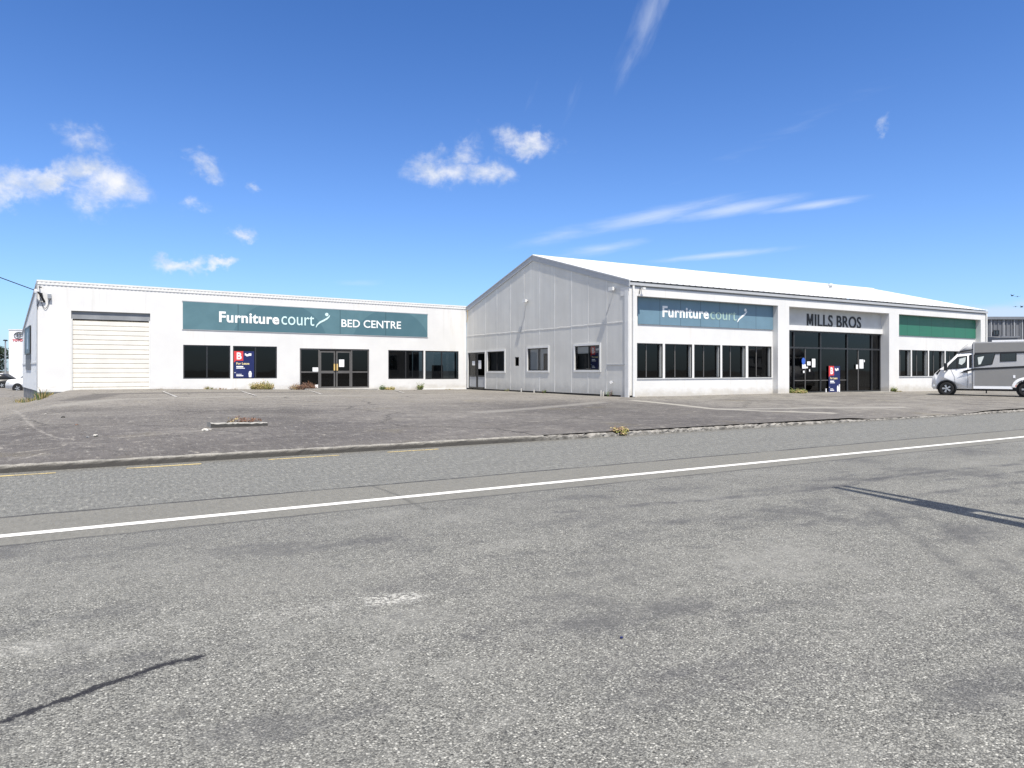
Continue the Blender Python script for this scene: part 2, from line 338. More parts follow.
def kerb_mat():
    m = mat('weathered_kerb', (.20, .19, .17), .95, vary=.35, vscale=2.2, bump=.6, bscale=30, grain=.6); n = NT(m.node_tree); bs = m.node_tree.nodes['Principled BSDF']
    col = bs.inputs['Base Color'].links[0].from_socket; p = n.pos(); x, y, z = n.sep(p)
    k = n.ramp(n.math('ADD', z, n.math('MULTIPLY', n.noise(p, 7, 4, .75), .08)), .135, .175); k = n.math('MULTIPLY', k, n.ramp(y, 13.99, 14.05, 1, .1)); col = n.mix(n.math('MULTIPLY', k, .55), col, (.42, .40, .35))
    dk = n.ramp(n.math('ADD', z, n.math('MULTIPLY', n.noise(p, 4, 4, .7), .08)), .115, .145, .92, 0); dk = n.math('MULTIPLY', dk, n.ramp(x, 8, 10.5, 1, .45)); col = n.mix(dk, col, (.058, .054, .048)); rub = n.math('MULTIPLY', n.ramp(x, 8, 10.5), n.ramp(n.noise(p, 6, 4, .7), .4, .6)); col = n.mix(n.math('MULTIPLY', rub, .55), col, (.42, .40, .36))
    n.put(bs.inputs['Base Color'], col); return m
M['kerb'] = kerb_mat()

# ------------------------------------------------------------------ mesh helpers
def obj(name, bm, m, parent=None, smooth=False):
    me = bpy.data.meshes.new(name)
    if len(bm.faces) > 1: bmesh.ops.recalc_face_normals(bm, faces=bm.faces)
    bm.to_mesh(me); bm.free()
    for mm in (m if isinstance(m, (list, tuple)) else [m]): me.materials.append(mm)
    if smooth:
        for f in me.polygons: f.use_smooth = True
    o = bpy.data.objects.new(name, me); C.objects.link(o)
    if parent is not None:
        o.parent = parent; o.matrix_parent_inverse = parent.matrix_basis.inverted() if parent.type == 'EMPTY' else Matrix()
    return o
def tag(o, label, cat, group=None):
    o['label'] = label; o['category'] = cat
    if group: o['group'] = group
    return o
def thing(name, label, cat, loc=(0, 0, 0), group=None):
    o = bpy.data.objects.new(name, None); C.objects.link(o); o.location = loc; o.empty_display_size = .3
    return tag(o, label, cat, group)
def struct(name, bm, m):
    o = obj(name, bm, m); o['kind'] = 'structure'; return o
def NB(): return bmesh.new()
def face(bm, pts):
    try: return bm.faces.new([bm.verts.new(p) for p in pts])
    except ValueError: return None
def hexa(bm, a, b):
    """closed solid between two like polygons a and b"""
    va = [bm.verts.new(p) for p in a]; vb = [bm.verts.new(p) for p in b]; k = len(a)
    bm.faces.new(va); bm.faces.new(vb[::-1])
    for i in range(k): bm.faces.new((va[i], vb[i], vb[(i + 1) % k], va[(i + 1) % k]))
def box(bm, x0, x1, y0, y1, z0, z1):
    hexa(bm, [(x0, y0, z0), (x1, y0, z0), (x1, y1, z0), (x0, y1, z0)], [(x0, y0, z1), (x1, y0, z1), (x1, y1, z1), (x0, y1, z1)])
def slab(bm, pl, uv, n0, n1):
    """polygon uv on plane pl as a plate between offsets n0 and n1"""
    hexa(bm, [pl.P(u, v, n0) for u, v in uv], [pl.P(u, v, n1) for u, v in uv])
def rect(bm, pl, u0, u1, v0, v1, n0, n1): slab(bm, pl, [(u0, v0), (u1, v0), (u1, v1), (u0, v1)], n0, n1)
def tube(bm, pts, r, seg=8, r1=None):
    pts = [Vector(p) for p in pts]; rings = []; k = len(pts)
    for i, p in enumerate(pts):
        t = (pts[min(i + 1, k - 1)] - pts[max(i - 1, 0)]).normalized(); a = t.orthogonal().normalized()
        if i: a = (rings[-1][1] - t * rings[-1][1].dot(t)).normalized()
        b = t.cross(a); rr = r if r1 is None else r + (r1 - r) * i / (k - 1)
        rings.append(([bm.verts.new(p + (a * math.cos(2 * math.pi * j / seg) + b * math.sin(2 * math.pi * j / seg)) * rr) for j in range(seg)], a))
    for i in range(k - 1):
        for j in range(seg): bm.faces.new((rings[i][0][j], rings[i][0][(j + 1) % seg], rings[i + 1][0][(j + 1) % seg], rings[i + 1][0][j]))
    bm.faces.new(rings[0][0][::-1]); bm.faces.new(rings[-1][0])
def lathe(bm, prof, o, ax, seg=24):
    """revolve profile (radius, along) about axis ax through o"""
    o = Vector(o); ax = Vector(ax).normalized(); a = ax.orthogonal().normalized(); b = ax.cross(a); rings = []
    for r, s in prof:
        rings.append([bm.verts.new(o + ax * s + (a * math.cos(2 * math.pi * j / seg) + b * math.sin(2 * math.pi * j / seg)) * r) for j in range(seg)])
    for i in range(len(rings) - 1):
        for j in range(seg): bm.faces.new((rings[i][j], rings[i][(j + 1) % seg], rings[i + 1][(j + 1) % seg], rings[i + 1][j]))
    for q in (rings[0][::-1], rings[-1]): bm.faces.new(q)
def bevel(bm, w, seg=2, ang=30):
    e = [e for e in bm.edges if len(e.link_faces) == 2 and e.calc_face_angle(0) > R(ang)]
    bmesh.ops.bevel(bm, geom=e, offset=w, segments=seg, profile=.6, affect='EDGES', clamp_overlap=True)
def wall_sheet(bm, pl, u0, u1, v0, v1, holes, reveal=.14, n=0.0, cap=None, inner=True):
    """wall face with real openings and their reveals; cap is a polygon finishing the top"""
    us = sorted({u0, u1, *[h[0] for h in holes], *[h[1] for h in holes]}); vs = sorted({v0, v1, *[h[2] for h in holes], *[h[3] for h in holes]})
    us = [u for u in us if u0 <= u <= u1]; vs = [v for v in vs if v0 <= v <= v1]
    for i in range(len(us) - 1):
        for j in range(len(vs) - 1):
            cu, cv = (us[i] + us[i + 1]) / 2, (vs[j] + vs[j + 1]) / 2
            if any(h[0] < cu < h[1] and h[2] < cv < h[3] for h in holes): continue
            face(bm, [pl.P(us[i], vs[j], n), pl.P(us[i + 1], vs[j], n), pl.P(us[i + 1], vs[j + 1], n), pl.P(us[i], vs[j + 1], n)])
    for h in holes:
        q = [(h[0], h[2]), (h[1], h[2]), (h[1], h[3]), (h[0], h[3])]
        for k in range(4):
            a, b = q[k], q[(k + 1) % 4]; face(bm, [pl.P(*a, n), pl.P(*b, n), pl.P(*b, n - reveal), pl.P(*a, n - reveal)])
    if cap: face(bm, [pl.P(u, v, n) for u, v in cap])
def bars(bm, pl, h, fr, n0, n1, mull=(), trans=(), mw=None, spans=None):
    """frame round opening h with mullions at us and transoms at vs"""
    u0, u1, v0, v1 = h; mw = mw or fr
    rect(bm, pl, u0, u0 + fr, v0, v1, n0, n1); rect(bm, pl, u1 - fr, u1, v0, v1, n0, n1)
    rect(bm, pl, u0 + fr, u1 - fr, v0, v0 + fr, n0, n1); rect(bm, pl, u0 + fr, u1 - fr, v1 - fr, v1, n0, n1)
    cs = [u0 + fr / 2, *sorted(mull), u1 - fr / 2]
    for u in mull: rect(bm, pl, u - mw / 2, u + mw / 2, v0 + fr, v1 - fr, n0, n1)
    for v in trans:
        for i in range(len(cs) - 1):
            if spans is not None and i not in spans: continue
            a = cs[i] + (fr if i == 0 else mw) / 2; b = cs[i + 1] - (fr if i == len(cs) - 2 else mw) / 2
            rect(bm, pl, a, b, v - mw / 2, v + mw / 2, n0, n1)
def window(root, pl, h, fr=.06, mull=(), trans=(), inset=.05, depth=.06, fm='frame', gm='glass', mw=None, name='window', spans=None):
    b = NB(); bars(b, pl, h, fr, -inset - depth, -inset, mull, trans, mw, spans); w = obj(name, b, M[fm], root)
    g = NB(); e = fr * .5; face(g, [pl.P(u, v, -inset - depth * .5) for u, v in ((h[0] + e, h[2] + e), (h[1] - e, h[2] + e), (h[1] - e, h[3] - e), (h[0] + e, h[3] - e))])
    obj('pane', g, M[gm], w); return w
def text_geo(s, bold=0.0, extr=.02, space=1.0):
    c = bpy.data.curves.new('lettering_source', 'FONT'); c.body = s; c.offset = bold; c.extrude = extr; c.space_character = space; c.resolution_u = 4
    o = bpy.data.objects.new('lettering_source', c); C.objects.link(o)
    bpy.context.view_layer.update(); dg = bpy.context.evaluated_depsgraph_get()
    me = bpy.data.meshes.new_from_object(o.evaluated_get(dg)); vs = [v.co.copy() for v in me.vertices]; fs = [tuple(p.vertices) for p in me.polygons]
    bpy.data.objects.remove(o); bpy.data.curves.remove(c); bpy.data.meshes.remove(me); return vs, fs
def put_text(bm, pl, s, u0, u1, vb0, vt0, n, bold=0.0, slope=0.0, thick=.012, space=1.0, v1=None):
    """lettering s fitted to u0..u1 with baseline vb0 and top vt0; slope tilts it with a sloping sign"""
    vs, fs = text_geo(s, bold, .02, space)
    x0, x1 = min(v.x for v in vs), max(v.x for v in vs); y0, y1 = min(v.y for v in vs), max(v.y for v in vs); z1 = max(v.z for v in vs)
    nv = []
    for v in vs:
        u = u0 + (v.x - x0) / (x1 - x0) * (u1 - u0)
        w = vb0 + (v.y - y0) / (y1 - y0) * (vt0 - vb0) + slope * (u - u0)
        nv.append(bm.verts.new(pl.P(u, w, n + (thick if v.z > 0 else 0))))
    for f in fs:
        try: bm.faces.new([nv[i] for i in f])
        except ValueError: pass
def span(pl, px0, px1, pyt, pyb, n=0.0):
    """opening in wall coordinates from its picture extent (rows read at its middle)"""
    c = (px0 + px1) / 2; return (pl.U(px0, n), pl.U(px1, n), pl.V(c, pyb, n), pl.V(c, pyt, n))

# ------------------------------------------------------------------ ground, road, kerb
b = NB(); face(b, [(-3000, -3000, -.35), (3000, -3000, -.35), (3000, 3000, -.35), (-3000, 3000, -.35)]); struct('ground', b, mat('distant_ground', (.13, .125, .11), .95, vary=.2, vscale=.05))
b = NB(); face(b, [(-250, -60, 0), (300, -60, 0), (300, 14.0, 0), (-250, 14.0, 0)]); struct('road', b, M['road'])
b = NB()
xs = [-80 + i * 1.5 for i in range(34)] + [-29 + i * .6 for i in range(150)] + [61 + i * 1.5 for i in range(47)]
ys = [14.02, 14.3, 14.6] + [15 + i * .6 for i in range(60)] + [51 + i * 2.5 for i in range(50)]
grid = [[b.verts.new((x, y, H(x, y) + .012 * (math.sin(x * .9 + y * .31) * math.sin(y * .8 - x * .2)) * sstep(14.3, 17, y))) for y in ys] for x in xs]
for i in range(len(xs) - 1):
    for j in range(len(ys) - 1): b.faces.new((grid[i][j], grid[i + 1][j], grid[i + 1][j + 1], grid[i][j + 1]))
o = struct('car_park', b, M['park'])
for f in o.data.polygons: f.use_smooth = True
# kerb: worn concrete with broken arrises
b = NB(); rnd = random.Random(3); prev = None; x = -60.0
while x < 95:
    broken = sstep(8.3, 10.5, x)
    drop = sstep(20.6, 21.8, x) * (1 - sstep(28.2, 29.6, x))
    h = (.120 - .030 * broken - .02 * sstep(16, 20, x)) * (1 - drop) + .035 * drop
    j = lambda k: (rnd.random() - .5) * k * (1 + 1.3 * broken)
    gap = 1.0
    if broken > .3 and rnd.random() < .10: gap = .5
    prof = [(13.88 + j(.01), -.05), (13.885 + j(.012), h * .55 * gap), (13.90 + j(.025), (h - .02) * gap + j(.016)), (13.93 + j(.02), h * gap + j(.018)), (14.03, h * (.6 + .4 * gap) + j(.01)), (14.10 + j(.03), h + j(.008)), (14.12, -.05)]
    ring = [b.verts.new((x, y, z)) for y, z in prof]
    if prev:
        for k in range(len(ring) - 1): b.faces.new((prev[k], ring[k], ring[k + 1], prev[k + 1]))
    prev = ring; x += .11 if -4 < x < 40 else .6
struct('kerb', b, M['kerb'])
b = NB(); 
for k in range(550): 
    x0 = -250 + k; face(b, [(x0, 8.525, .004), (x0 + 1, 8.525, .004), (x0 + 1, 8.68, .004), (x0, 8.68, .004)])
struct('centre_line', b, M['line'])
for a, c in ((-8.2, -6.8), (-5.0, -3.6), ) + tuple((ground_at(p0, y0).x, ground_at(p1, y1).x) for p0, y0, p1, y1 in ((-60, 481, 55, 475), (127, 470, 202, 464.5), (270, 460.5, 340, 455.5), (390, 453, 440, 449.5))):
    b = NB(); face(b, [(a, 13.44, .004), (c, 13.44, .004), (c, 13.54, .004), (a, 13.54, .004)]); struct('yellow_kerb_line', b, M['yellow'])
for p0, p1 in (((163, 391.6), (177, 397.4)), ((241, 391.2), (256, 396)), ((310, 391), (322, 394.5)), ((395, 390.5), (404, 393))):
    g0, g1 = Vector(gph(*p0)), Vector(gph(*p1)); d = (g1 - g0).normalized(); s_ = Vector((-d.y, d.x)) * .06; b = NB(); k = 12; pv = None
    for i in range(k + 1):
        q = g0 + (g1 - g0) * i / k; e = [b.verts.new((w.x, w.y, H(w.x, w.y) + .018)) for w in (q - s_, q + s_)]
        if pv: b.faces.new((pv[0], e[0], e[1], pv[1]))
        pv = e
    struct('parking_line', b, M['bay_line'])

# ------------------------------------------------------------------ the low wing
wing = thing('low_wing', 'long low white shop wing with roller door, left of the gabled shop', 'building', (10, YL, .4))
uL0, uL1 = PL.U(37.5), XG - .02
zt0, zt1 = 6.42, 6.20
def topL(u): return zt0 + (zt1 - zt0) * (u - uL0) / (uL1 - uL0)
RD = (PL.U(71.2), PL.U(150.2), PL.V(110, 390.6) - .05, PL.V(110, 312))
W1 = span(PL, 183.2, 230.4, 345.2, 378.7); W2 = span(PL, 233, 277, 346.2, 378.5)
W3 = span(PL, 388.3, 423.6, 350.3, 379); W4 = span(PL, 425.3, 458.6, 351, 379.2)
DR = (PL.U(299.8), PL.U(369.2), PL.V(335, 388.2), PL.V(335, 348.8))
b = NB(); holes = [RD, W1, W2, DR, W3, W4]
wall_sheet(b, PL, uL0, uL1, -.3, 6.1, holes, .16, 0, [(uL0, 6.1), (uL1, 6.1), (uL1, zt1), (uL0, zt0)])
obj('wall', b, M['white'], wing)
b = NB(); slab(b, PL, [(uL0 - .03, zt0 - .02), (uL1, zt1 - .02), (uL1, zt1 + .07), (uL0 - .03, zt0 + .07)], -.25, .04); obj('parapet_cap', b, M['white_trim'], wing)
b = NB(); k = 260                                                # corrugated closure strip under the cap
def wv(i): return .018 + .022 * (i % 2)
for i in range(k):
    u, w = uL0 + (uL1 - uL0) * i / k, uL0 + (uL1 - uL0) * (i + 1) / k
    face(b, [PL.P(u, topL(u) - .17, wv(i)), PL.P(w, topL(w) - .17, wv(i + 1)), PL.P(w, topL(w) - .03, wv(i + 1)), PL.P(u, topL(u) - .03, wv(i))])
    face(b, [PL.P(u, topL(u) - .17, wv(i)), PL.P(w, topL(w) - .17, wv(i + 1)), PL.P(w, topL(w) - .17, .002), PL.P(u, topL(u) - .17, .002)])
obj('corrugated_edging', b, M['white_trim'], wing)
# side wall of vertical ribbed sheets on a concrete footing, mono-pitch roof falling back
b = NB(); Ls = (S0 - S1).length; prev = None; q = 0.0; i = 0
zb = .56
while q < Ls + .001:
    top = 4.15 + (6.38 - 4.15) * q / Ls; dep = .03 if (i % 4) in (1, 2) else 0.0
    e = [b.verts.new(PS.P(q, zb, dep)), b.verts.new(PS.P(q, top, dep))]
    if prev: b.faces.new((prev[0], e[0], e[1], prev[1]))
    prev = e; q += .09 if (i % 2) else .05; i += 1
obj('ribbed_side_wall', b, M['rib'], wing)
b = NB(); rect(b, PS, 0, Ls - .02, 2.02, 2.10, .032, .045); obj('girt_flashing', b, M['white_trim'], wing)
b = NB(); rect(b, PS, -.05, Ls - .06, -.5, zb, -.4, -.02); rect(b, PL, uL0 + .01, uL0 + 2.6, -.5, .50, .004, .03); obj('footing', b, M['found'], wing)
b = NB(); slab(b, PS, [(-.1, 4.05), (Ls, 6.30), (Ls, 6.46), (-.1, 4.22)], .03, .07); obj('bargeboard', b, M['grey_fascia'], wing)
b = NB(); rect(b, PS, Ls - .13, Ls + .01, zb, 6.3, .032, .06); obj('corner_trim', b, M['grey_fascia'], wing)
b = NB(); hexa(b, [(-2.80, YL + .26, 6.36), (XG - .05, YL + .26, 6.2), (XG - .05, 56.97, 4.05), (-4.30, 56.97, 4.15)], [(-2.80, YL + .26, 6.44), (XG - .05, YL + .26, 6.26), (XG - .05, 56.97, 4.12), (-4.30, 56.97, 4.22)]); obj('roof', b, M['roof'], wing)
b = NB(); box(b, -4.28, XG, 56.9, 57.0, -.3, 4.1); obj('rear_wall', b, M['white'], wing)
b = NB()
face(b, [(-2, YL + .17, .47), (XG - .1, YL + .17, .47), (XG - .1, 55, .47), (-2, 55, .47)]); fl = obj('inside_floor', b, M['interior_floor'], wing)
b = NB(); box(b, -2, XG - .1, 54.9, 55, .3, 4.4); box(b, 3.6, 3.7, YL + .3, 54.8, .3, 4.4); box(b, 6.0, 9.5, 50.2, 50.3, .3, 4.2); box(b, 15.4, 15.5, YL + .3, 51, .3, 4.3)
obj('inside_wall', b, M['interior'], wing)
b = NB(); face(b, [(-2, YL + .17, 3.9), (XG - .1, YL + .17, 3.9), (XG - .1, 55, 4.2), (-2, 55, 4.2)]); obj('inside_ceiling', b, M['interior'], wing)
# roller door
b = NB(); u0, u1, v0, v1 = RD; vh = PL.V(110, 319.5); v = v0; prev = None; pitch = .262
prof = []
while v < vh - .02:
    prof += [(v, -.135), (v + pitch * .80, -.125), (v + pitch * .84, -.150), (v + pitch * .96, -.150)]; v += pitch
for vv, nn in prof:
    if vv > vh: break
    e = [b.verts.new(PL.P(u0 + .01, vv, nn)), b.verts.new(PL.P(u1 - .01, vv, nn))]
    if prev: b.faces.new((prev[0], prev[1], e[1], e[0]))
    prev = e
rd = obj('roller_door', b, [M['roller'], M['groove']], wing)
for f in rd.data.polygons:
    if f.center.y > PL.P(0, 0, -.146).y: f.material_index = 1
b = NB(); rect(b, PL, u0 + .005, u1 - .005, vh - .02, vh + .26, -.20, -.10); rect(b, PL, u0 + .005, u1 - .005, vh + .26, v1 - .005, -.22, -.145)
obj('roller_housing', b, M['roller_top'], rd)
b = NB(); rect(b, PL, u0 + .002, u0 + .06, v0, vh - .02, -.12, -.03); obj('door_track', b, M['white_trim'], rd); b = NB(); rect(b, PL, u1 - .06, u1 - .002, v0, vh - .02, -.12, -.03); obj('door_track', b, M['white_trim'], rd)
for h, m_ in ((W1, 207), (W2, 255.6), (W3, 406), (W4, 442)):
    w = window(wing, PL, h, .07, [PL.U(m_)], inset=.04, depth=.07)
b = NB(); rect(b, PL, W3[1] - .55, W3[1] - .1, W3[2] + .05, W3[3] - .08, -.6, -.58); obj('inside_wall', b, M['interior_wall'], wing)
b = NB(); rect(b, PL, W4[1] - .22, W4[1] - .08, W4[2] + .05, W4[3] - .08, -.22, -.2); obj('inside_wall', b, M['jamb'], wing)
b = NB(); rect(b, PL, W4[1] - 1.1, W4[1] - .3, W4[2] - .3, W4[2] + 1.0, -2.2, -2.0); obj('inside_wall', b, M['interior_wall'], wing)
# entrance of the wing
vt = PL.V(335, 372)
b = NB(); bars(b, PL, DR, .09, -.14, -.04, [PL.U(319.2), PL.U(351.8)], [vt], .09, (0, 2)); ent = obj('entrance_frame', b, M['frame_grey'], wing)
for a, c in ((299.8, 319.2), (351.8, 369.2)):
    g = NB(); face(g, [PL.P(u, v, -.09) for u, v in ((PL.U(a) + .05, DR[2] + .05), (PL.U(c) - .05, DR[2] + .05), (PL.U(c) - .05, DR[3] - .05), (PL.U(a) + .05, DR[3] - .05))]); obj('side_pane', g, M['glass'], ent)
for a, c, hs in ((319.2, 335.4, 1), (335.6, 351.8, 0)):
    hh = (PL.U(a) + .05, PL.U(c) - .05 if hs == 0 else PL.U(c), DR[2] + .02, PL.V(335, 351.2))
    b = NB(); bars(b, PL, hh, .09, -.12, -.05, [], [vt], .16); d_ = obj('entrance_door', b, M['frame_grey'], wing)
    g = NB(); face(g, [PL.P(u, v, -.08) for u, v in ((hh[0] + .05, hh[2] + .05), (hh[1] - .05, hh[2] + .05), (hh[1] - .05, hh[3] - .05), (hh[0] + .05, hh[3] - .05))]); obj('pane', g, M['glass'], d_)
    k = NB(); uu = hh[1] - .06 if hs else hh[0] + .06; rect(k, PL, uu - .045, uu + .045, PL.V(335, 370.5), PL.V(335, 363.8), -.045, .0); bevel(k, .01, 1); obj('handle', k, M['brass'], d_)
b = NB(); slab(b, PL, [(PL.U(302), .15), (PL.U(374), .15), (PL.U(374), PL.V(374, 388.6)), (PL.U(302), PL.V(302, 388.4))], .005, .75); bevel(b, .02, 1); obj('doorstep', b, M['concrete'], wing)
# cable entry at the corner
b = NB(); rect(b, PL, PL.U(47.6), PL.U(51.4), PL.V(49, 298.6), PL.V(49, 294.2), .002, .16); bevel(b, .02, 1); obj('meter_box', b, M['galv'], wing)
b = NB(); cA = PL.P(PL.U(38.5), PL.V(38, 292.5), .30)
tube(b, [PL.P(PL.U(39.5), PL.V(39, 287), .02), PL.P(PL.U(39.5), PL.V(39, 287), .22), PL.P(PL.U(42), PL.V(42, 288), .22)], .03, 6); tube(b, [PL.P(PL.U(44.5), PL.V(44, 302), .03), PL.P(PL.U(41.5), PL.V(41, 296), .22), cA], .055, 6)
rect(b, PL, PL.U(39.5), PL.U(42.5), PL.V(41, 296.5), PL.V(41, 293.0), .004, .12); obj('cable_bracket', b, M['black'], wing)
b = NB(); lathe(b, [(.02, -.12), (.07, -.1), (.09, 0), (.06, .08), (.02, .1)], cA + Vector((-.1, 0, .05)), (0, 0, 1), 10); obj('insulator', b, M['paper'], wing)
b = NB(); loop = [PL.P(PL.U(40 + 11 * t), PL.V(45, 298 + 10.5 * math.sin(math.pi * min(1, t * 1.05))), .05) for t in [i / 10 for i in range(11)]]
tube(b, loop, .014, 5); tube(b, [PL.P(PL.U(39.5), PL.V(39, 300), .03), PL.P(PL.U(37.8), PL.V(38, 305), .02), PL.P(PL.U(37.6), PL.V(38, 309), .02)], .014, 5); obj('service_wire', b, M['black'], wing)
b = NB(); rect(b, PL, uL0 - .004, PL.U(70.8), .42, PL.V(55, 388.6), .003, .02); obj('base_flashing', b, M['white_trim'], wing)
b = NB(); rect(b, PL, W3[1] - .35, XG - .02, H(20, 45) - .1, H(20, 45) + .10, .003, .03); obj('base_flashing', b, M['white_trim'], wing)

# overhead service cable running off to the left
b = NB(); far = Vector((-19.5, 31.0, 12.4)); cB = cA + Vector((-.1, 0, .07)); pts = [cB.lerp(far, t) - Vector((0, 0, .30 * 4 * t * (1 - t))) for t in [i / 24 for i in range(25)]]
tube(b, pts, .022, 6); tag(obj('service_cable', b, M['black']), 'thin black overhead cable running to the corner of the low white wing', 'cable')

# ------------------------------------------------------------------ the gabled shop
shop = thing('gabled_shop', 'white gabled shop with a grey panelled end wall and tall glass entrance', 'building', (40, YF, .3))
X1, YB, YR = 57.1, YL, (YF + YL) / 2
ZE, ZR = 6.10, 8.58
pitch = (ZR - ZE) / (YR - YF)
# --- gable wall
uG0, uG1 = -YB, -YF            # u = -Y on this plane
gd = span(PG, 468.2, 485.0, 352.5, 390.0); gA = span(PG, 487.6, 504.6, 351.4, 371.2); gV = span(PG, 515, 518.9, 357, 366); gB = span(PG, 527.8, 548.2, 348.2, 370.6); gC = span(PG, 575, 599.7, 345.6, 370.0)
b = NB(); zg = .43; gd = (gd[0], gd[1], .40, gd[3])
wall_sheet(b, PG, uG0, uG1, .40, ZE, [gd, gA, gV, gB, gC], .12, 0, [(uG0, ZE), (uG1, ZE), (-YR, ZR)])
obj('gable_wall', b, M['gable'], shop)
b = NB(); rect(b, PG, uG0, uG1, -.3, .398, -.3, -.06); obj('dark_footing', b, M['dark_and_shade'], shop)  # shadow gap under the sheets, put into the footing's near-black colour
b = NB()
zj = PG.V(560, 327.8)
for px in (472.9, 485.6, 496.9, 510.4, 524, 539.6, 554.6, 571.5, 588, 606.7):
    u = PG.U(px); zt = ZE + pitch * (min(-YF - u, u + YB)) - .30
    segs = [(zj + .05, zt)]; lo = .42
    for h in (gd, gA, gB, gC):
        if h[0] - .12 < u < h[1] + .12: lo = None; segs += [(h[3] + .14, zj - .02)]; segs += ([(.42, h[2] - .14)] if h is not gd else [])
    if lo: segs.append((lo, zj - .02))
    for s0, s1 in segs:
        if s1 - s0 > .1: b = NB(); rect(b, PG, u - .03, u + .03, s0, s1, .001, .008); obj('batten', b, M['batten'], shop)
b = NB(); rnd = random.Random(5); k = 40                          # the wavy flashing between upper and lower sheets
pv = None
for i in range(k + 1):
    u = uG0 + (uG1 - uG0 - .25) * i / k; dz = (rnd.random() - .5) * .035
    e = [b.verts.new(PG.P(u, zj + dz + o_, n_)) for o_, n_ in ((-.045, .003), (-.035, .012), (.03, .012), (.04, .003))]
    if pv:
        for q in range(3): b.faces.new((pv[q], e[q], e[q + 1], pv[q + 1]))
    pv = e
obj('sheet_flashing', b, M['gable'], shop)
b = NB(); rect(b, PG, PG.U(606.7) + .03, PG.U(624.8), 1.93, 1.97, .002, .03); obj('sheet_edge', b, M['grey_fascia'], shop)
# rake fascia, roof, ridge
b = NB()
for s_ in (1, -1):
    uE = -YF + .10 if s_ == 1 else -YB - .12
    zE_ = ZE - pitch * (.10 if s_ == 1 else .12)
    slab(b, PG, [(uE, zE_ - .26), (uE, zE_ + .02), (-YR, ZR + .02), (-YR, ZR - .26)], .003, .05)
    slab(b, PG, [(uE, zE_ + .022), (uE, zE_ + .09), (-YR, ZR + .09), (-YR, ZR + .022)], -.05, .075)
obj('barge_flashing', b, M['grey_fascia'], shop)
b = NB()
def rib_slope(y_e, z_e, y_r, z_r):
    """roof sheet with raised ribs running down the slope"""
    pv = None; x = XG - .02; i = 0
    while x < X1 + .05:
        up = .016 if i % 4 in (1, 2) else 0
        e = [b.verts.new((x, y_e, z_e + .05 + up)), b.verts.new((x, y_r, z_r + .05 + up))]
        if pv: b.faces.new((pv[0], e[0], e[1], pv[1]))
        pv = e; x += (.05, .06, .05, .28)[i % 4]; i += 1
rib_slope(YF - .10, ZE - pitch * .10, YR, ZR); rib_slope(YB + .12, ZE - pitch * .12, YR, ZR)
obj('roof', b, M['roof'], shop)
b = NB(); hexa(b, [(XG - .03, YR - .25, ZR - .02), (XG - .03, YR, ZR + .12), (XG - .03, YR + .25, ZR - .02)], [(X1 + .05, YR - .25, ZR - .02), (X1 + .05, YR, ZR + .12), (X1 + .05, YR + .25, ZR - .02)]); obj('ridge_cap', b, M['roof'], shop)
b = NB(); lathe(b, [(.12, 0), (.12, .22), (.2, .24), (.16, .36), (.02, .4)], (47.2, 33.2, ZE + pitch * 6.0), (0, 0, 1), 12); obj('roof_vent', b, M['roof'], shop)
# gutter with brackets along the eave, and the shaded soffit behind
b = NB(); gz = ZE - .06
hexa(b, [(XG - .02, YF - .085, gz - .13), (XG - .02, YF - .085, gz), (XG - .02, YF - .07, gz), (XG - .02, YF - .07, gz - .115), (XG - .02, YF + .045, gz - .115), (XG - .02, YF + .045, gz), (XG - .02, YF + .06, gz), (XG - .02, YF + .06, gz - .13)],
        [(X1 + .05, YF - .085, gz - .13), (X1 + .05, YF - .085, gz), (X1 + .05, YF - .07, gz), (X1 + .05, YF - .07, gz - .115), (X1 + .05, YF + .045, gz - .115), (X1 + .05, YF + .045, gz), (X1 + .05, YF + .06, gz), (X1 + .05, YF + .06, gz - .13)])
obj('gutter', b, M['grey_fascia'], shop)
b = NB(); box(b, XG + .02, X1, YF + .07, YF + .10, 5.83, ZE + .02); obj('soffit', b, M['grey_fascia'], shop)
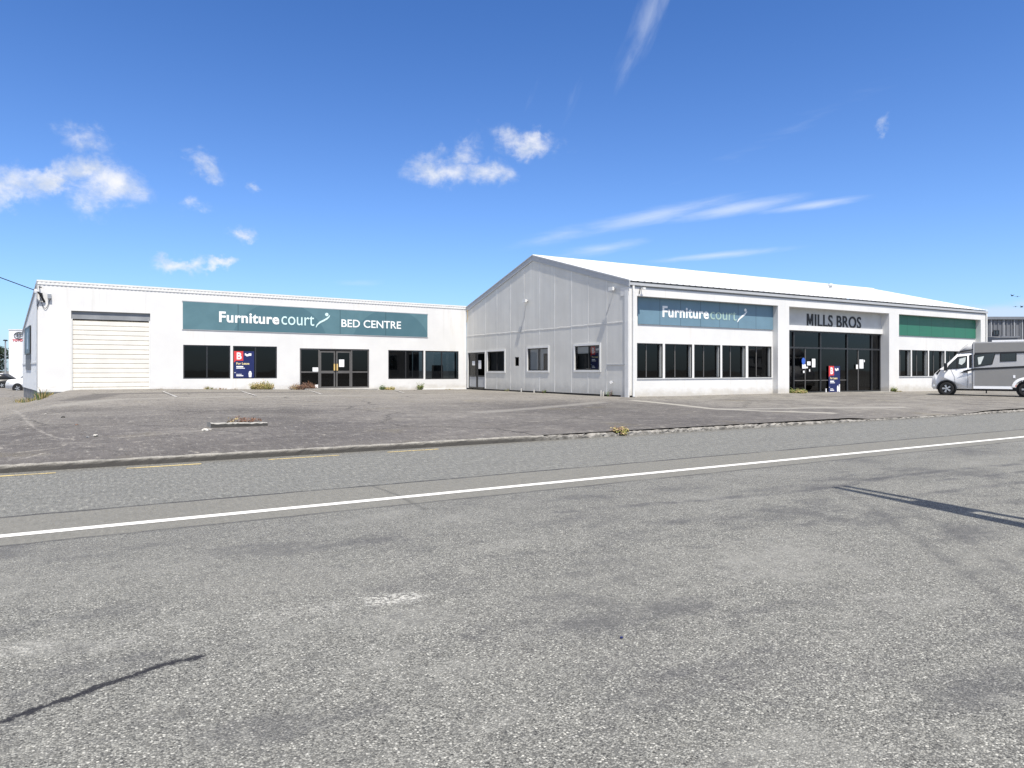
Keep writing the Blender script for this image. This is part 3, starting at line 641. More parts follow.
# --- front frame: beam and piers standing proud of the bays
zb0, zb1 = 5.40, 5.82
b = NB(); box(b, XG - .02, X1 + .02, YF, YF + .62, zb0, zb1); bevel(b, .015, 1); obj('front_beam', b, M['white'], shop)
u637 = PF.U(637.0)
PIERS = [(XG + .012, u637), (PF.U(778.0), PF.U(789.2)), (PF.U(889.2), PF.U(899.0)), (PF.U(980.8), X1)]
for a, c in PIERS:
    b = NB(); box(b, a, c, YF, YF + .64, -.3, zb0 - .002); bevel(b, .015, 1); obj('pier', b, M['white'], shop)
RB = .38
def bay(x0, x1, wins):
    hs = []
    for a, c in wins: hs.append((a, c, 1.25, 3.05))
    bb = NB(); wall_sheet(bb, PF, x0 + .001, x1 - .001, -.3, zb0, hs, .16, -RB); obj('bay_wall', bb, M['white'], shop)
    for h in hs:
        w = NB(); PB = Plane((0, YF + RB, 0), (1, 0, 0))
        bars(w, PB, h, .045, -.06, -.01, [], []); fr = obj('window', w, M['frame'], shop)
        j = NB(); rect(j, PB, h[1] - .085, h[1] - .047, h[2] + .05, h[3] - .05, -.22, -.065); obj('jamb', j, M['jamb'], fr)
        g = NB(); face(g, [PB.P(u, v, -.19) for u, v in ((h[0] + .08, h[2] + .03), (h[1] - .08, h[2] + .03), (h[1] - .08, h[3] - .03), (h[0] + .08, h[3] - .03))]); obj('pane', g, M['glass'], fr)
        m_ = NB(); um = h[0] + (h[1] - h[0]) * .44; rect(m_, PB, um - .03, um + .03, h[2] + .046, h[3] - .046, -.215, -.165); obj('mullion', m_, M['frame_grey'], fr)
        lip = NB(); rect(lip, PB, h[0] + .047, h[1] - .047, h[2] + .0, h[2] + .045, -.24, -.065); obj('ledge', lip, M['frame'], fr)
    s_ = NB(); PB = Plane((0, YF + RB, 0), (1, 0, 0)); rect(s_, PB, wins[0][0] - .06, wins[-1][1] + .06, 1.195, 1.235, .003, .035); obj('sill', s_, M['grey_fascia'], shop)
w1 = [(PF.U(a, -RB), PF.U(c, -RB)) for a, c in ((636.9, 662.8), (665.0, 692.2), (694.2, 720.4), (722.2, 745.8), (748.2, 771.6))]
bay(PIERS[0][1], PIERS[1][0], w1)
off = PIERS[2][1] - PIERS[0][1]; w3 = [(a + off - .05, c + off - .05) for a, c in w1]
bay(PIERS[2][1], PIERS[3][0], w3)
# --- entrance bay
RE = .55; PE = Plane((0, YF + RE, 0), (1, 0, 0))
e0, e1 = PIERS[1][1], PIERS[2][0]; zl0, zl1 = 4.06, 4.37
b = NB(); wall_sheet(b, PE, e0, e1, zl1, zb0, [], .1, 0); obj('name_panel_wall', b, mat('grey_render', (.55, .55, .53), .8, vary=.08, vscale=1.5, streak=.4, streak_col=(.35, .34, .31)), shop)
b = NB(); box(b, e0, e1, YF + RE - .10, YF + RE + .15, zl0, zl1 - .002); obj('entrance_lintel', b, M['white'], shop)
zs = .27
EH = (e0 + .01, e1 - .01, zs, zl0 - .002)
mull = [PE.U(p) for p in (794.5, 821.2, 848.0, 872.5)]; ztr = 3.03
b = NB(); bars(b, PE, EH, .09, -.16, -.03, mull, [ztr], .10); gl = obj('entrance_frame', b, M['frame'], shop)
cs = [EH[0] + .045, *mull, EH[1] - .045]
for i in range(5):
    for v0, v1 in ((EH[2] + .05, ztr), (ztr, EH[3] - .05)):
        g = NB(); face(g, [PE.P(u, v, -.10) for u, v in ((cs[i], v0), (cs[i + 1], v0), (cs[i + 1], v1), (cs[i], v1))]); obj('pane', g, M['glass'], gl)
b = NB(); um = (mull[1] + mull[2]) / 2
for u in (mull[0] + (mull[1] - mull[0]) * .43, mull[2] + (mull[3] - mull[2]) * .45): b = NB(); rect(b, PE, u - .035, u + .035, zs + .09, ztr - .05, -.14, -.06); obj('door_stile', b, M['frame_grey'], gl)
b = NB(); rect(b, PE, mull[0] + .05, mull[1] - .05, 1.02, 1.07, -.13, -.07); obj('push_rail', b, M['frame_grey'], gl); b = NB(); rect(b, PE, mull[1] + .05, mull[2] - .05, 1.02, 1.07, -.13, -.07); obj('push_rail', b, M['frame_grey'], gl)
b = NB(); box(b, e0 + .02, e1 - .02, YF - .35, YF + RE + .1, .05, zs); bevel(b, .02, 1); obj('doorstep', b, M['concrete'], shop)
b = NB(); rect(b, PE, EH[1] - .62, EH[1] - .16, zs + .1, 3.95, -.30, -.26); obj('inside_column', b, M['jamb'], shop)
# --- inside
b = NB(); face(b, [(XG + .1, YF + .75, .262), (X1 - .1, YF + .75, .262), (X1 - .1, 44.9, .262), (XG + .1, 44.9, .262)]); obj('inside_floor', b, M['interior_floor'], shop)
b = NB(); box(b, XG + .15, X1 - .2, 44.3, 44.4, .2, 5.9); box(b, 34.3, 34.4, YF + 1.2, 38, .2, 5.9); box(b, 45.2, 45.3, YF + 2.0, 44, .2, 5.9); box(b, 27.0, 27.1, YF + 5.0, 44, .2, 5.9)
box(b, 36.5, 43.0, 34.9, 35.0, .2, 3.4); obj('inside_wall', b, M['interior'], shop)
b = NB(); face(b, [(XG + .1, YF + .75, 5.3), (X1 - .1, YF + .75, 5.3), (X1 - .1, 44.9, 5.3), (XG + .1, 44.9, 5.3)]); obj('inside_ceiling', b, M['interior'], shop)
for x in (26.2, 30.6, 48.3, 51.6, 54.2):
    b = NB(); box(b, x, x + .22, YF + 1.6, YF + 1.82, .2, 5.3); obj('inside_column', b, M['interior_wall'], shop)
b = NB(); box(b, X1 - .05, X1, YF + .4, YB, -.3, ZE - .1); face(b, [(X1 - .02, YF, ZE - .1), (X1 - .02, YB, ZE - .1), (X1 - .02, YR, ZR)]); obj('far_gable_wall', b, M['white'], shop)
b = NB(); box(b, XG + .2, X1, YB - .1, YB - .05, -.3, ZE - .1); obj('rear_wall', b, M['white'], shop)
# --- gable openings
def gwin(h, mu, blinds=()):
    w = window(shop, PG, h, .05, [PG.U(mu)], inset=.03, depth=.05, gm='glass_clear')
    t = NB(); k = .11; u0, u1, v0, v1 = h
    for r_ in ((u0 - k, u0 - .001, v0 - k, v1 + k), (u1 + .001, u1 + k, v0 - k, v1 + k), (u0, u1, v0 - k, v0 - .001), (u0, u1, v1 + .001, v1 + k)): rect(t, PG, *r_, .002, .035)
    obj('window_surround', t, M['white_trim'], w)
    for a, c, p, q in blinds:
        bl = NB(); rect(bl, PG, PG.U(a), PG.U(c), PG.V((a + c) / 2, q), PG.V((a + c) / 2, p), -.16, -.14); obj('blind', bl, M['blind'], w)
gwin(gA, 496.5); gwin(gB, 538, [(528.4, 537.6, 348, 370.5), (538.4, 541.5, 348, 370.5), (541.5, 547.8, 348.3, 353.5)]); gwin(gC, 588.2, [(575.8, 587.6, 346, 353.5)])
window(shop, PG, gV, .045, inset=.02, depth=.05, name='small_window')
b = NB()
for px0, px1 in ((468.2, 476.5), (476.7, 485.0)):
    h = (PG.U(px0) + .02, PG.U(px1) - .02, .42, gd[3] - .02)
    b = NB(); bars(b, PG, h, .085, -.09, -.03, [], [.42 + .85], .10); d_ = obj('gable_door', b, M['frame'], shop)
    g = NB(); face(g, [PG.P(u, v, -.06) for u, v in ((h[0] + .05, 1.27), (h[1] - .05, 1.27), (h[1] - .05, h[3] - .05), (h[0] + .05, h[3] - .05))]); obj('pane', g, M['glass'], d_)
    g = NB(); rect(g, PG, h[0] + .08, h[1] - .08, .50, 1.22, -.075, -.05); obj('kick_panel', g, M['grey_fascia'], d_)
b = NB(); rect(b, PG, gd[0] - .1, gd[0] - .002, .42, gd[3] + .1, .002, .03); rect(b, PG, gd[1] + .002, gd[1] + .12, .42, gd[3] + .1, .002, .03); rect(b, PG, gd[0], gd[1], gd[3] + .002, gd[3] + .1, .002, .03); obj('door_surround', b, M['white_trim'], shop)
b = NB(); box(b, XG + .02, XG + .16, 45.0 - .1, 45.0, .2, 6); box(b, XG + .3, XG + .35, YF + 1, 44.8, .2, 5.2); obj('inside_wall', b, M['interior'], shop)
# corner board, downpipe, lights, vent pipes
b = NB(); rect(b, PG, PG.U(625.3), uG1 + .0, -.2, ZE - .45, .003, .045); obj('corner_board', b, M['white_trim'], shop)
b = NB(); xp = PF.U(632.6); tube(b, [(xp, YF - .06, ZE - .22), (xp, YF - .075, ZE - .52), (xp, YF - .075, .32)], .06, 10); obj('downpipe', b, M['white_trim'], shop)
b = NB(); tube(b, [(xp, YF - .075, .02), (xp, YF - .075, .34)], .085, 10); obj('pipe_boot', b, M['black'], shop)
b = NB(); xq = X1 - .16; tube(b, [(xq, YF - .06, ZE - .22), (xq, YF - .075, ZE - .52), (xq, YF - .075, .1)], .05, 10); obj('downpipe', b, M['white_trim'], shop)
def flood(pl, px, py, n=0, q=1.0):
    u, v = pl.uv(px, py, n); k = NB(); tube(k, [pl.P(u, v, n), pl.P(u, v - .02, n + .16)], .03, 6)
    rect(k, pl, u - .17 * q, u + .17 * q, v - .12 * q, v + .06 * q, n + .16, n + .27); bevel(k, .03, 1); f = obj('floodlight', k, M['white_trim'], shop)
    g = NB(); rect(g, pl, u - .14 * q, u + .14 * q, v - .12 * q - .01, v - .12 * q - .001, n + .17, n + .26); obj('lens', g, M['lamp'], f)
flood(PG, 527.5, 300.5); flood(PG, 614.5, 288.5); flood(PF, 641.0, 288.5, 0, .5)
b = NB(); tube(b, [PF.P(PF.U(638.8), PF.V(638, 294), .04), PF.P(PF.U(638.8), PF.V(638, 288), .10)], .02, 6); obj('conduit', b, M['black'], shop)
b = NB(); tube(b, [PG.P(PG.U(520), PG.V(520, 333), .02), PG.P(PG.U(525), PG.V(525, 316), .02), PG.P(PG.U(525.5), PG.V(525, 302), .02)], .007, 5); obj('conduit', b, M['galv'], shop); b = NB(); tube(b, [PG.P(PG.U(606), PG.V(606, 316), .02), PG.P(PG.U(610), PG.V(610, 304), .02)], .007, 5); obj('conduit', b, M['galv'], shop)
b = NB()
for px, hh in ((602.0, .55), (604.2, .42), (522.2, .40), (535.0, .3)):
    b = NB(); u = PG.U(px); tube(b, [PG.P(u, .2, .07), PG.P(u, (.36 + hh * .45), .07)], .045, 8); obj('vent_pipe', b, M['gable'], shop)
# small clutter at the left eave
b = NB(); tube(b, [PG.P(-YB + .25, 6.0, .05), PG.P(-YB + .2, 5.3, .05), PG.P(-YB + .12, 5.1, .05)], .02, 6); obj('conduit', b, M['brass'], shop)

# ------------------------------------------------------------------ signs
def board(name, label, pl, quad, m, n0, n1, group=None):
    root = thing(name, label, 'sign', pl.P(quad[0][0], quad[0][1], n1), group)
    bb = NB(); slab(bb, pl, quad, n0, n1); obj('panel', bb, m, root); return root
def swoosh(bm, pl, p, n):
    """the tapered flourish ending in a dot; p = list of (u, v, halfwidth)"""
    up, dn = [], []
    for i, (u, v, w) in enumerate(p):
        a, c = p[max(i - 1, 0)], p[min(i + 1, len(p) - 1)]; t = Vector((c[0] - a[0], c[1] - a[1])).normalized(); q = Vector((-t.y, t.x)) * w
        up.append((u + q.x, v + q.y)); dn.append((u - q.x, v - q.y))
    for i in range(len(p) - 1): slab(bm, pl, [up[i], up[i + 1], dn[i + 1], dn[i]], n, n + .012)
def disc(bm, pl, u, v, r, n, k=14, rz=None): slab(bm, pl, [(u + r * math.cos(2 * math.pi * i / k), v + (rz or r) * math.sin(2 * math.pi * i / k)) for i in range(k)], n, n + .012)
q = [PL.uv(182.8, 329.1), PL.uv(427.3, 337.2), PL.uv(427.3, 314.5), PL.uv(182.8, 301.3)]
c1 = PL.U(265); m_ = panel_mat('teal_sign_panel', (.098, .19, .218), (.055, .125, .155), [(PL.U(281), PL.V(281, 350), 3.0), (PL.U(392), PL.V(392, 352), 2.9)], [PL.U(p) for p in (238, 340, 385.6)])
sgn = board('shop_sign', 'long teal Furniture court BED CENTRE sign on the low white wing', PL, q, m_, .004, .032)
k = NB()
for (a, c) in ((182.8, 427.3),):
    pass
slab(k, PL, [(q[0][0] - .04, q[0][1] - .025), (q[1][0] + .04, q[1][1] - .025), (q[1][0] + .04, q[1][1] - .002), (q[0][0] - .04, q[0][1] - .002)], .004, .036); slab(k, PL, [(q[3][0] - .04, q[3][1] + .002), (q[2][0] + .04, q[2][1] + .002), (q[2][0] + .04, q[2][1] + .05), (q[3][0] - .04, q[3][1] + .05)], .004, .036)
obj('edge_strip', k, M['grey_fascia'], sgn)
def word(root, pl, s, px0, px1, top0, bot0, bot1, n, m, bold, name='lettering', thick=.012, space=1.0):
    u0, u1 = pl.U(px0, n), pl.U(px1, n); vb0 = pl.V(px0, bot0, n); vb1 = pl.V(px1, bot1, n); vt0 = pl.V(px0, top0, n)
    bm = NB(); put_text(bm, pl, s, u0, u1, vb0, vt0, n, bold, (vb1 - vb0) / (u1 - u0), thick, space); return obj(name, bm, m, root)
word(sgn, PL, 'Furniture', 219.1, 279.2, 311.3, 322.2, 324.6, .034, M['letter_white'], .030, space=1.06)
word(sgn, PL, 'court', 281.4, 314.2, 314.6, 324.6, 326.0, .034, M['letter_pale'], .0)
word(sgn, PL, 'BED CENTRE', 341.4, 401.0, 319.2, 327.0, 329.0, .034, M['letter_white'], .012)
k = NB(); swoosh(k, PL, [(*PL.uv(a, c), w) for a, c, w in ((315.8, 327.4, .02), (317.0, 325.0, .035), (319.5, 322.6, .05), (323.5, 320.6, .055), (327.0, 318.6, .05), (329.0, 316.6, .035), (329.6, 315.2, .015))], .034); disc(k, PL, *PL.uv(326.6, 314.6), .11, .034); obj('flourish', k, M['letter_pale'], sgn)

PB = Plane((0, YF + RB, 0), (1, 0, 0))
def bay_sign(label, x0, x1, base, dark, seams):
    m_ = panel_mat('bay_sign_panel', base, dark, None, seams); return board('shop_sign', label, PB, [(x0, 4.02), (x1, 4.02), (x1, zb0 - .02), (x0, zb0 - .02)], m_, .004, .05)
xa, xb = PB.U(637.6), PB.U(772.4)
s1 = bay_sign('blue Furniture court sign in the first bay of the gabled shop', xa, xb, (.14, .235, .30), (.05, .11, .16), [xa + (xb - xa) * i / 7 for i in range(1, 7)])
word(s1, PB, 'Furniture', 662.4, 708.6, 305.8, 317.2, 319.2, .052, M['letter_white'], .026, space=1.05)
word(s1, PB, 'court', 710.2, 736.4, 310.2, 319.3, 320.8, .052, M['letter_faded'], .0)
k = NB(); swoosh(k, PB, [(*PB.uv(a, c), w) for a, c, w in ((736.6, 322.2, .015), (738.0, 319.6, .035), (741.0, 316.8, .05), (744.0, 314.2, .045), (746.2, 311.6, .02))], .052); disc(k, PB, *PB.uv(744.6, 310.2), .09, .052); obj('flourish', k, M['letter_white'], s1)
xa, xb = PIERS[2][1] + .05, PB.U(975.0)
s3 = bay_sign('plain dark green sign panel in the far right bay above the motorhome', xa, xb, (.028, .155, .10), (.02, .10, .075), [xa + (xb - xa) * i / 7 for i in range(1, 7)])
ms = thing('name_sign', 'black MILLS BROS letters over the tall glass entrance', 'sign', PE.P(PE.U(806.7), 4.6, .01))
u0, u1 = PE.U(806.7), PE.U(860.8); bm = NB(); vb_, vt_ = PE.V(806.7, 326.1), PE.V(806.7, 313.6); ui_ = PE.U(814.7); um_ = PE.U(813.0)
slab(bm, PE, [(u0 + (um_ - u0) * a, vb_ + (vt_ - vb_) * c) for a, c in ((0, 0), (0, 1), (.25, 1), (.5, .45), (.75, 1), (1, 1), (1, 0), (.79, 0), (.79, .66), (.58, .14), (.42, .14), (.21, .66), (.21, 0))], .003, .033)
put_text(bm, PE, 'ILLS BROS', ui_, u1, vb_, vt_, .003, .014, 0, .03, 1.05); obj('lettering', bm, M['black'], ms)

def lease_board(label, pl, u0, u1, v0, v1, n, legs=False, logo_only=False, group=None):
    r = thing('lease_board', label, 'sign', pl.P(u0, v0, n), group); w, h = u1 - u0, v1 - v0
    k = NB(); rect(k, pl, u0, u1, v0, v1, n, n + .012); obj('panel', k, M['navy'], r)
    k = NB(); slab(k, pl, [(u0, v1 - .34 * h), (u0 + .12 * w, v1 - .34 * h), (u0 + .12 * w, v1 - .38 * h), (u0 + .46 * w, v1 - .38 * h), (u0 + .46 * w, v1), (u0, v1)], n + .0125, n + .016) if False else slab(k, pl, [(u0, v1), (u0, v1 - .43 * h), (u0 + .10 * w, v1 - .36 * h), (u0 + .46 * w, v1 - .36 * h), (u0 + .46 * w, v1)], n + .0125, n + .016); lg = obj('logo_block', k, M['red'], r)
    k = NB(); put_text(k, pl, 'B', u0 + .14 * w, u0 + .38 * w, v1 - .31 * h, v1 - .05 * h, n + .0165, .03, 0, .003); obj('logo_letter', k, M['paper'], r)
    k = NB(); put_text(k, pl, 'For Lease', u0 + .12 * w, u0 + .76 * w, v1 - .505 * h, v1 - .42 * h, n + .0125, .02, 0, .004); obj('heading', k, M['cream'], r)
    k = NB()
    for a, c, p, q_ in ((.54, .60, .08, .16), (.60, .72, .11, .19), (.72, .86, .08, .17), (.12, .46, .56, .61), (.12, .54, .63, .655), (.12, .38, .86, .88), (.12, .46, .905, .94), (.02, .1, .80, .815)): rect(k, pl, u0 + a * w, u0 + c * w, v1 - q_ * h, v1 - p * h, n + .0125, n + .016)
    obj('small_print', k, M['paper'], r)
    if not logo_only:
        k = NB(); slab(k, pl, [(u0 + .74 * w, v0 + .02 * h), (u0 + .86 * w, v0 + .02 * h), (u0 + .88 * w, v0 + .16 * h), (u0 + .84 * w, v0 + .25 * h), (u0 + .76 * w, v0 + .25 * h), (u0 + .72 * w, v0 + .16 * h)], n + .0125, n + .016); obj('printed_figure', k, M['paper'], r)
    if legs:
        for uu, hh in ((u0 - .35, .24), (u1 - .14, .5)):
            k = NB(); rect(k, pl, uu, uu + .07, v0 - .0, v0 + hh, n + .02, n + .06); obj('stand_leg', k, M['paper'], r)
    return r
lease_board('navy and red For Lease board in a window of the low wing', PL, PL.U(233.9), PL.U(254.2), W2[2] + .05, PL.V(244, 351.2), -.036)
lease_board('For Lease board standing low in the tall glass entrance', PE, PE.U(829.0), PE.U(840.2), zs + .02, PE.V(834, 366.0), -.026, True)
k = lease_board('For Lease board behind the gable wall window nearest the front corner', PG, PG.U(589.2), PG.U(598.6), PG.V(594, 369), PG.V(594, 346.4), -.12, logo_only=True)

def notice(label, pl, px, py, w, h, n, m='paper', round_=False, group=None):
    u, v = pl.uv(px, py, n); k = NB()
    if round_: disc(k, pl, u, v, w, n, 12, h)
    else: rect(k, pl, u - w / 2, u + w / 2, v - h / 2, v + h / 2, n, n + .004)
    return tag(obj('notice', k, M[m]), label, 'notice', group)
G1 = 'papers and stickers on the shop doors'
notice('small landscape white notice low on the left side pane of the wing entrance', PL, 315.4, 369.5, .36, .26, -.035, group=G1)
notice('upright white paper on the right leaf of the wing entrance', PL, 341.6, 363.2, .34, .48, -.045, group=G1)
notice('small white card low by the foot of the wing entrance left pane', PL, 316.5, 386.2, .20, .20, -.03, group=G1)
notice('small paper on the left leaf of the grey gable wall door', PG, 473.6, 363.2, .42, .30, -.05, group=G1)
notice('tall paper on the right leaf of the grey gable wall door', PG, 479.8, 364.6, .40, .58, -.05, group=G1)
n_ = -.027
notice('round blue sticker at the left of the tall glass entrance', PE, 803.4, 361.2, .17, .21, n_, 'bluepaper', True, G1)
notice('white square notice below the round blue sticker', PE, 804.0, 366.4, .34, .26, n_, group=G1)
notice('square white notice between the blue sticker and the tall paper', PE, 808.8, 363.4, .32, .24, n_, group=G1)
notice('tall white paper at the left of the tall glass entrance', PE, 813.6, 363.0, .32, .52, n_, group=G1)
notice('tiny white sticker beside the square notice under the blue sticker', PE, 806.9, 367.4, .16, .10, n_, group=G1)
notice('lowest tiny white sticker on the left entrance glass', PE, 803.8, 371.8, .14, .14, n_, group=G1)
notice('tiny white sticker below the tall white paper', PE, 809.6, 370.4, .09, .14, n_, group=G1)
notice('tall white paper at the right of the tall glass entrance', PE, 861.4, 364.0, .42, .58, n_, group=G1)
notice('small white card left of the right hand tall paper', PE, 857.0, 366.8, .20, .28, n_, group=G1)
notice('tiny pale sticker up right of the right hand tall paper', PE, 864.3, 361.0, .09, .14, n_, group=G1)
# dark advertising board on the side wall
q = span(PS, 25.9, 30.9, 328.4, 353.0, .04)
r = thing('wall_poster', 'dark blue framed poster board on the ribbed side wall of the low wing', 'sign', PS.P(q[0], q[2], .04))
k = NB(); rect(k, PS, *q, .035, .09); obj('panel', k, mat('dark_blue_poster', (.05, .085, .13), .4, vary=.3, vscale=1.2), r)
k = NB(); du = (q[1] - q[0]); dv = q[3] - q[2]; slab(k, PS, [(q[0] + .4 * du, q[2] + .15 * dv), (q[0] + .62 * du, q[2] + .15 * dv), (q[0] + .6 * du, q[2] + .6 * dv), (q[0] + .68 * du, q[2] + .85 * dv), (q[0] + .5 * du, q[2] + .8 * dv)], .091, .096); obj('printed_figure', k, mat('pale_blue_print', (.45, .55, .65), .5), r)
k = NB(); bars(k, PS, (q[0] - .08, q[1] + .08, q[2] - .08, q[3] + .08), .08, .036, .11); obj('frame', k, M['frame'], r)
k = NB(); rect(k, PS, q[0] + .05, q[1] - .1, q[2] - 1.0, q[2] - .12, .035, .06); obj('louvre', k, M['greywall'], wing)

# ------------------------------------------------------------------ motorhome, nose to the shop
PM = Plane((42.12, 22.19, 0), (.39, -.92, 0)); zg0 = H(42.5, 22.0) + .02
def mv(x, y): return PM.uv(925 + x / 10.24, 330 + y / 10.24)        # from the enlarged side view
mh = thing('motorhome', 'white and grey motorhome parked nose towards the shop front', 'motorhome', tuple(PM.P(2.0, zg0, -1.05)))
WID = 2.16
uw, uw2 = 0.0, 3.72; rw = .365; zw = zg0 + rw
def arch(uc, r, k=10, zlow=None):
    zl = zlow; a0 = math.asin(max(-1, min(1, (zl - zw) / r))); return [(uc + r * math.cos(a0 + (math.pi - 2 * a0) * i / k), zw + r * math.sin(a0 + (math.pi - 2 * a0) * i / k)) for i in range(k + 1)]
zbot = zg0 + .36
u_join = mv(488, 0)[0]
nose = mv(66, 540)[0]
cab = [(u_join, zbot), *arch(uw, .47, 12, zbot), (nose + .10, zbot - .05), (nose, zbot + .12), (nose, mv(0, 560)[1]), (mv(72, 490)), (mv(100, 445)), (mv(150, 400)), (mv(208, 362)), (mv(268, 305)), (mv(330, 246)), (u_join, mv(0, 238)[1])]
k = NB(); slab(k, PM, cab, -WID + .06, -.06); bevel(k, .07, 2, 50); obj('cab_body', k, M['mh_white'], mh, True)
u_end = uw2 + 2.05
ztop = mv(520, 124)[1]
cap = [mv(338, 236), mv(352, 214), mv(385, 180), mv(430, 148), mv(470, 132), (u_join + .02, ztop), (u_join + .02, mv(0, 236)[1])]
k = NB(); slab(k, PM, cap, -WID + .04, -.04); bevel(k, .06, 2, 50); obj('roof_pod', k, M['mh_silver'], mh, True)
k = NB(); slab(k, PM, [mv(345, 234), mv(358, 216), (u_join, mv(0, 203)[1]), (u_join, mv(0, 213)[1])], -.045, -.028); obj('pod_stripe', k, M['mh_dark'], mh)
zsk0, zsk1 = zg0 + .38, zg0 + .53
liv = [(u_join + .022, zsk1), (uw2 - .55, zsk1), *[(uw2 + .55 * math.cos(math.pi - math.pi * i / 10) , zsk1 + .42 * math.sin(math.pi * i / 10)) for i in range(1, 10)], (uw2 + .55, zsk1), (u_end, zsk1), (u_end, ztop - .05), (u_end - .3, ztop), (u_join + .022, ztop)]
k = NB(); slab(k, PM, liv, -WID, 0); bevel(k, .035, 2, 60); obj('living_body', k, M['mh_silver'], mh)
zst = lambda u: zg0 + 1.49 + .052 * (u - u_join)                 # the dark line rising to the rear
k = NB(); ua, ue = u_join + .10, u_end - .06
slab(k, PM, [(ua, zsk1 + .03), (uw2 - .60, zsk1 + .03), *[(uw2 + .60 * math.cos(math.pi - math.pi * i / 10), zsk1 + .03 + .46 * math.sin(math.pi * i / 10)) for i in range(1, 10)], (uw2 + .6, zsk1 + .03), (ue, zsk1 + .03), (ue, zst(ue) - .05), (ua, zst(ua) - .05)], .002, .012); obj('side_panel', k, M['mh_grey'], mh)
k = NB(); slab(k, PM, [(ua, ztop - .62), (ue, ztop - .62), (ue, ztop - .06), (ua, ztop - .06)], .002, .012); obj('upper_panel', k, M['mh_grey'], mh)
k = NB(); slab(k, PM, [(ua, ztop - .69), (ue, ztop - .61), (ue, ztop - .51), (ua, ztop - .60)], .0125, .022); obj('upper_stripe', k, M['mh_dark'], mh)
us0 = mv(350, 440)[0]
k = NB(); slab(k, PM, [(us0, mv(350, 446)[1]), (us0 + .35, mv(400, 428)[1]), (ua, zst(ua) - .06), (ue, zst(ue) - .05), (ue, zst(ue) + .05), (ua, zst(ua) + .045), (us0 + .30, mv(400, 410)[1])], .0125, .024) ; obj('stripe', k, M['mh_dark'], mh)
k = NB(); rect(k, PM, u_join + .03, uw2 - .62, zsk0, zsk1 - .003, -.04, .02); rect(k, PM, uw2 + .6, u_end, zsk0, zsk1 - .003, -.04, .02); obj('skirt', k, M['mh_white'], mh)
k = NB(); pv = None
for i in range(15):
    a = math.pi * i / 14; e = [k.verts.new(PM.P(uw2 - rr * math.cos(a), zsk1 - .02 + rr * .80 * math.sin(a), n)) for rr, n in ((.50, .0), (.50, .05), (.64, .04), (.66, .0))]
    if pv:
        for j in range(3): k.faces.new((pv[j], e[j], e[j + 1], pv[j + 1]))
    pv = e
obj('wheel_arch', k, M['mh_white'], mh)
k = NB(); pv = None
for i in range(15):
    a = -.12 + (math.pi + .24) * i / 14; e = [k.verts.new(PM.P(uw - rr * math.cos(a), zw + rr * math.sin(a), n)) for rr, n in ((.44, -.09), (.44, -.035), (.50, -.04), (.51, -.08))]
    if pv:
        for j in range(3): k.faces.new((pv[j], e[j], e[j + 1], pv[j + 1]))
    pv = e
obj('wheel_arch', k, M['black'], mh)
def glaze(pts, n=.012, name='side_window', m='glass_clear', fr=.045, rootm=None, back=True):
    """dark rubber-edged window: a frame plate, then the pane"""
    pts = [Vector(p) for p in pts]; c = sum(pts, Vector((0, 0))) / len(pts)
    k = NB(); slab(k, PM, [tuple(p) for p in pts], n - .012, n); w = obj(name, k, M['black'], mh)
    k = NB(); slab(k, PM, [tuple(c + (p - c) * (1 - fr / max(.1, (p - c).length) * 1.2)) for p in pts], n + .001, n + .01); obj('pane', k, mh_glass, w); return w
mh_glass = mat('dark_tinted_glass', (.018, .021, .024), .06, vary=.2, spec=.8)
sw = glaze([mv(502, 382), mv(502, 250), mv(725, 232), mv(690, 352)], .014, 'saloon_window')
k = NB(); slab(k, PM, [mv(548, 355), mv(540, 280), mv(605, 268), mv(592, 300), mv(570, 350)], .0255, .029); obj('curtain', k, M['curtain'], sw)
glaze([mv(768, 325), mv(768, 240), mv(938, 232), mv(938, 318)], .014, 'side_window')
k = NB(); rect(k, PM, mv(1000, 0)[0] + .3, mv(1000, 0)[0] + 1.0, mv(0, 320)[1], mv(0, 235)[1], .002, .02); obj('side_window', k, mh_glass, mh)
cw = glaze([mv(222, 398), mv(240, 362), mv(335, 272), mv(436, 262), mv(430, 385), mv(330, 398)], -.046, 'cab_window')
k = NB(); slab(k, PM, [mv(345, 345), mv(352, 295), mv(420, 278), mv(408, 330), mv(375, 358)], -.0345, -.031); obj('curtain', k, M['curtain'], cw)
k = NB(); slab(k, PM, [mv(320, 395), mv(322, 292), mv(332, 284), mv(336, 395)], -.034, -.028); obj('pillar', k, M['black'], cw)
k = NB(); slab(k, PM, [mv(452, 385), mv(452, 255), mv(480, 250), mv(480, 385)], -.058, -.045); obj('pillar', k, M['black'], mh)
k = NB(); a_, b__ = mv(222, 352), mv(318, 258); hexa(k, [PM.P(a_[0], a_[1], -.16), PM.P(b__[0], b__[1], -.22), PM.P(b__[0], b__[1], -WID + .22), PM.P(a_[0], a_[1], -WID + .16)], [PM.P(a_[0] - .03, a_[1] + .03, -.16), PM.P(b__[0] - .03, b__[1] + .03, -.22), PM.P(b__[0] - .03, b__[1] + .03, -WID + .22), PM.P(a_[0] - .03, a_[1] + .03, -WID + .16)]); obj('windscreen', k, mh_glass, mh)
k = NB(); slab(k, PM, [mv(108, 446), mv(152, 400), mv(160, 412), mv(128, 458)], -.085, -.05); obj('headlight', k, M['black'], mh)
k = NB(); slab(k, PM, [mv(108, 446), mv(152, 400), mv(160, 412), mv(128, 458)], -WID + .05, -WID + .085); obj('headlight', k, M['black'], mh)
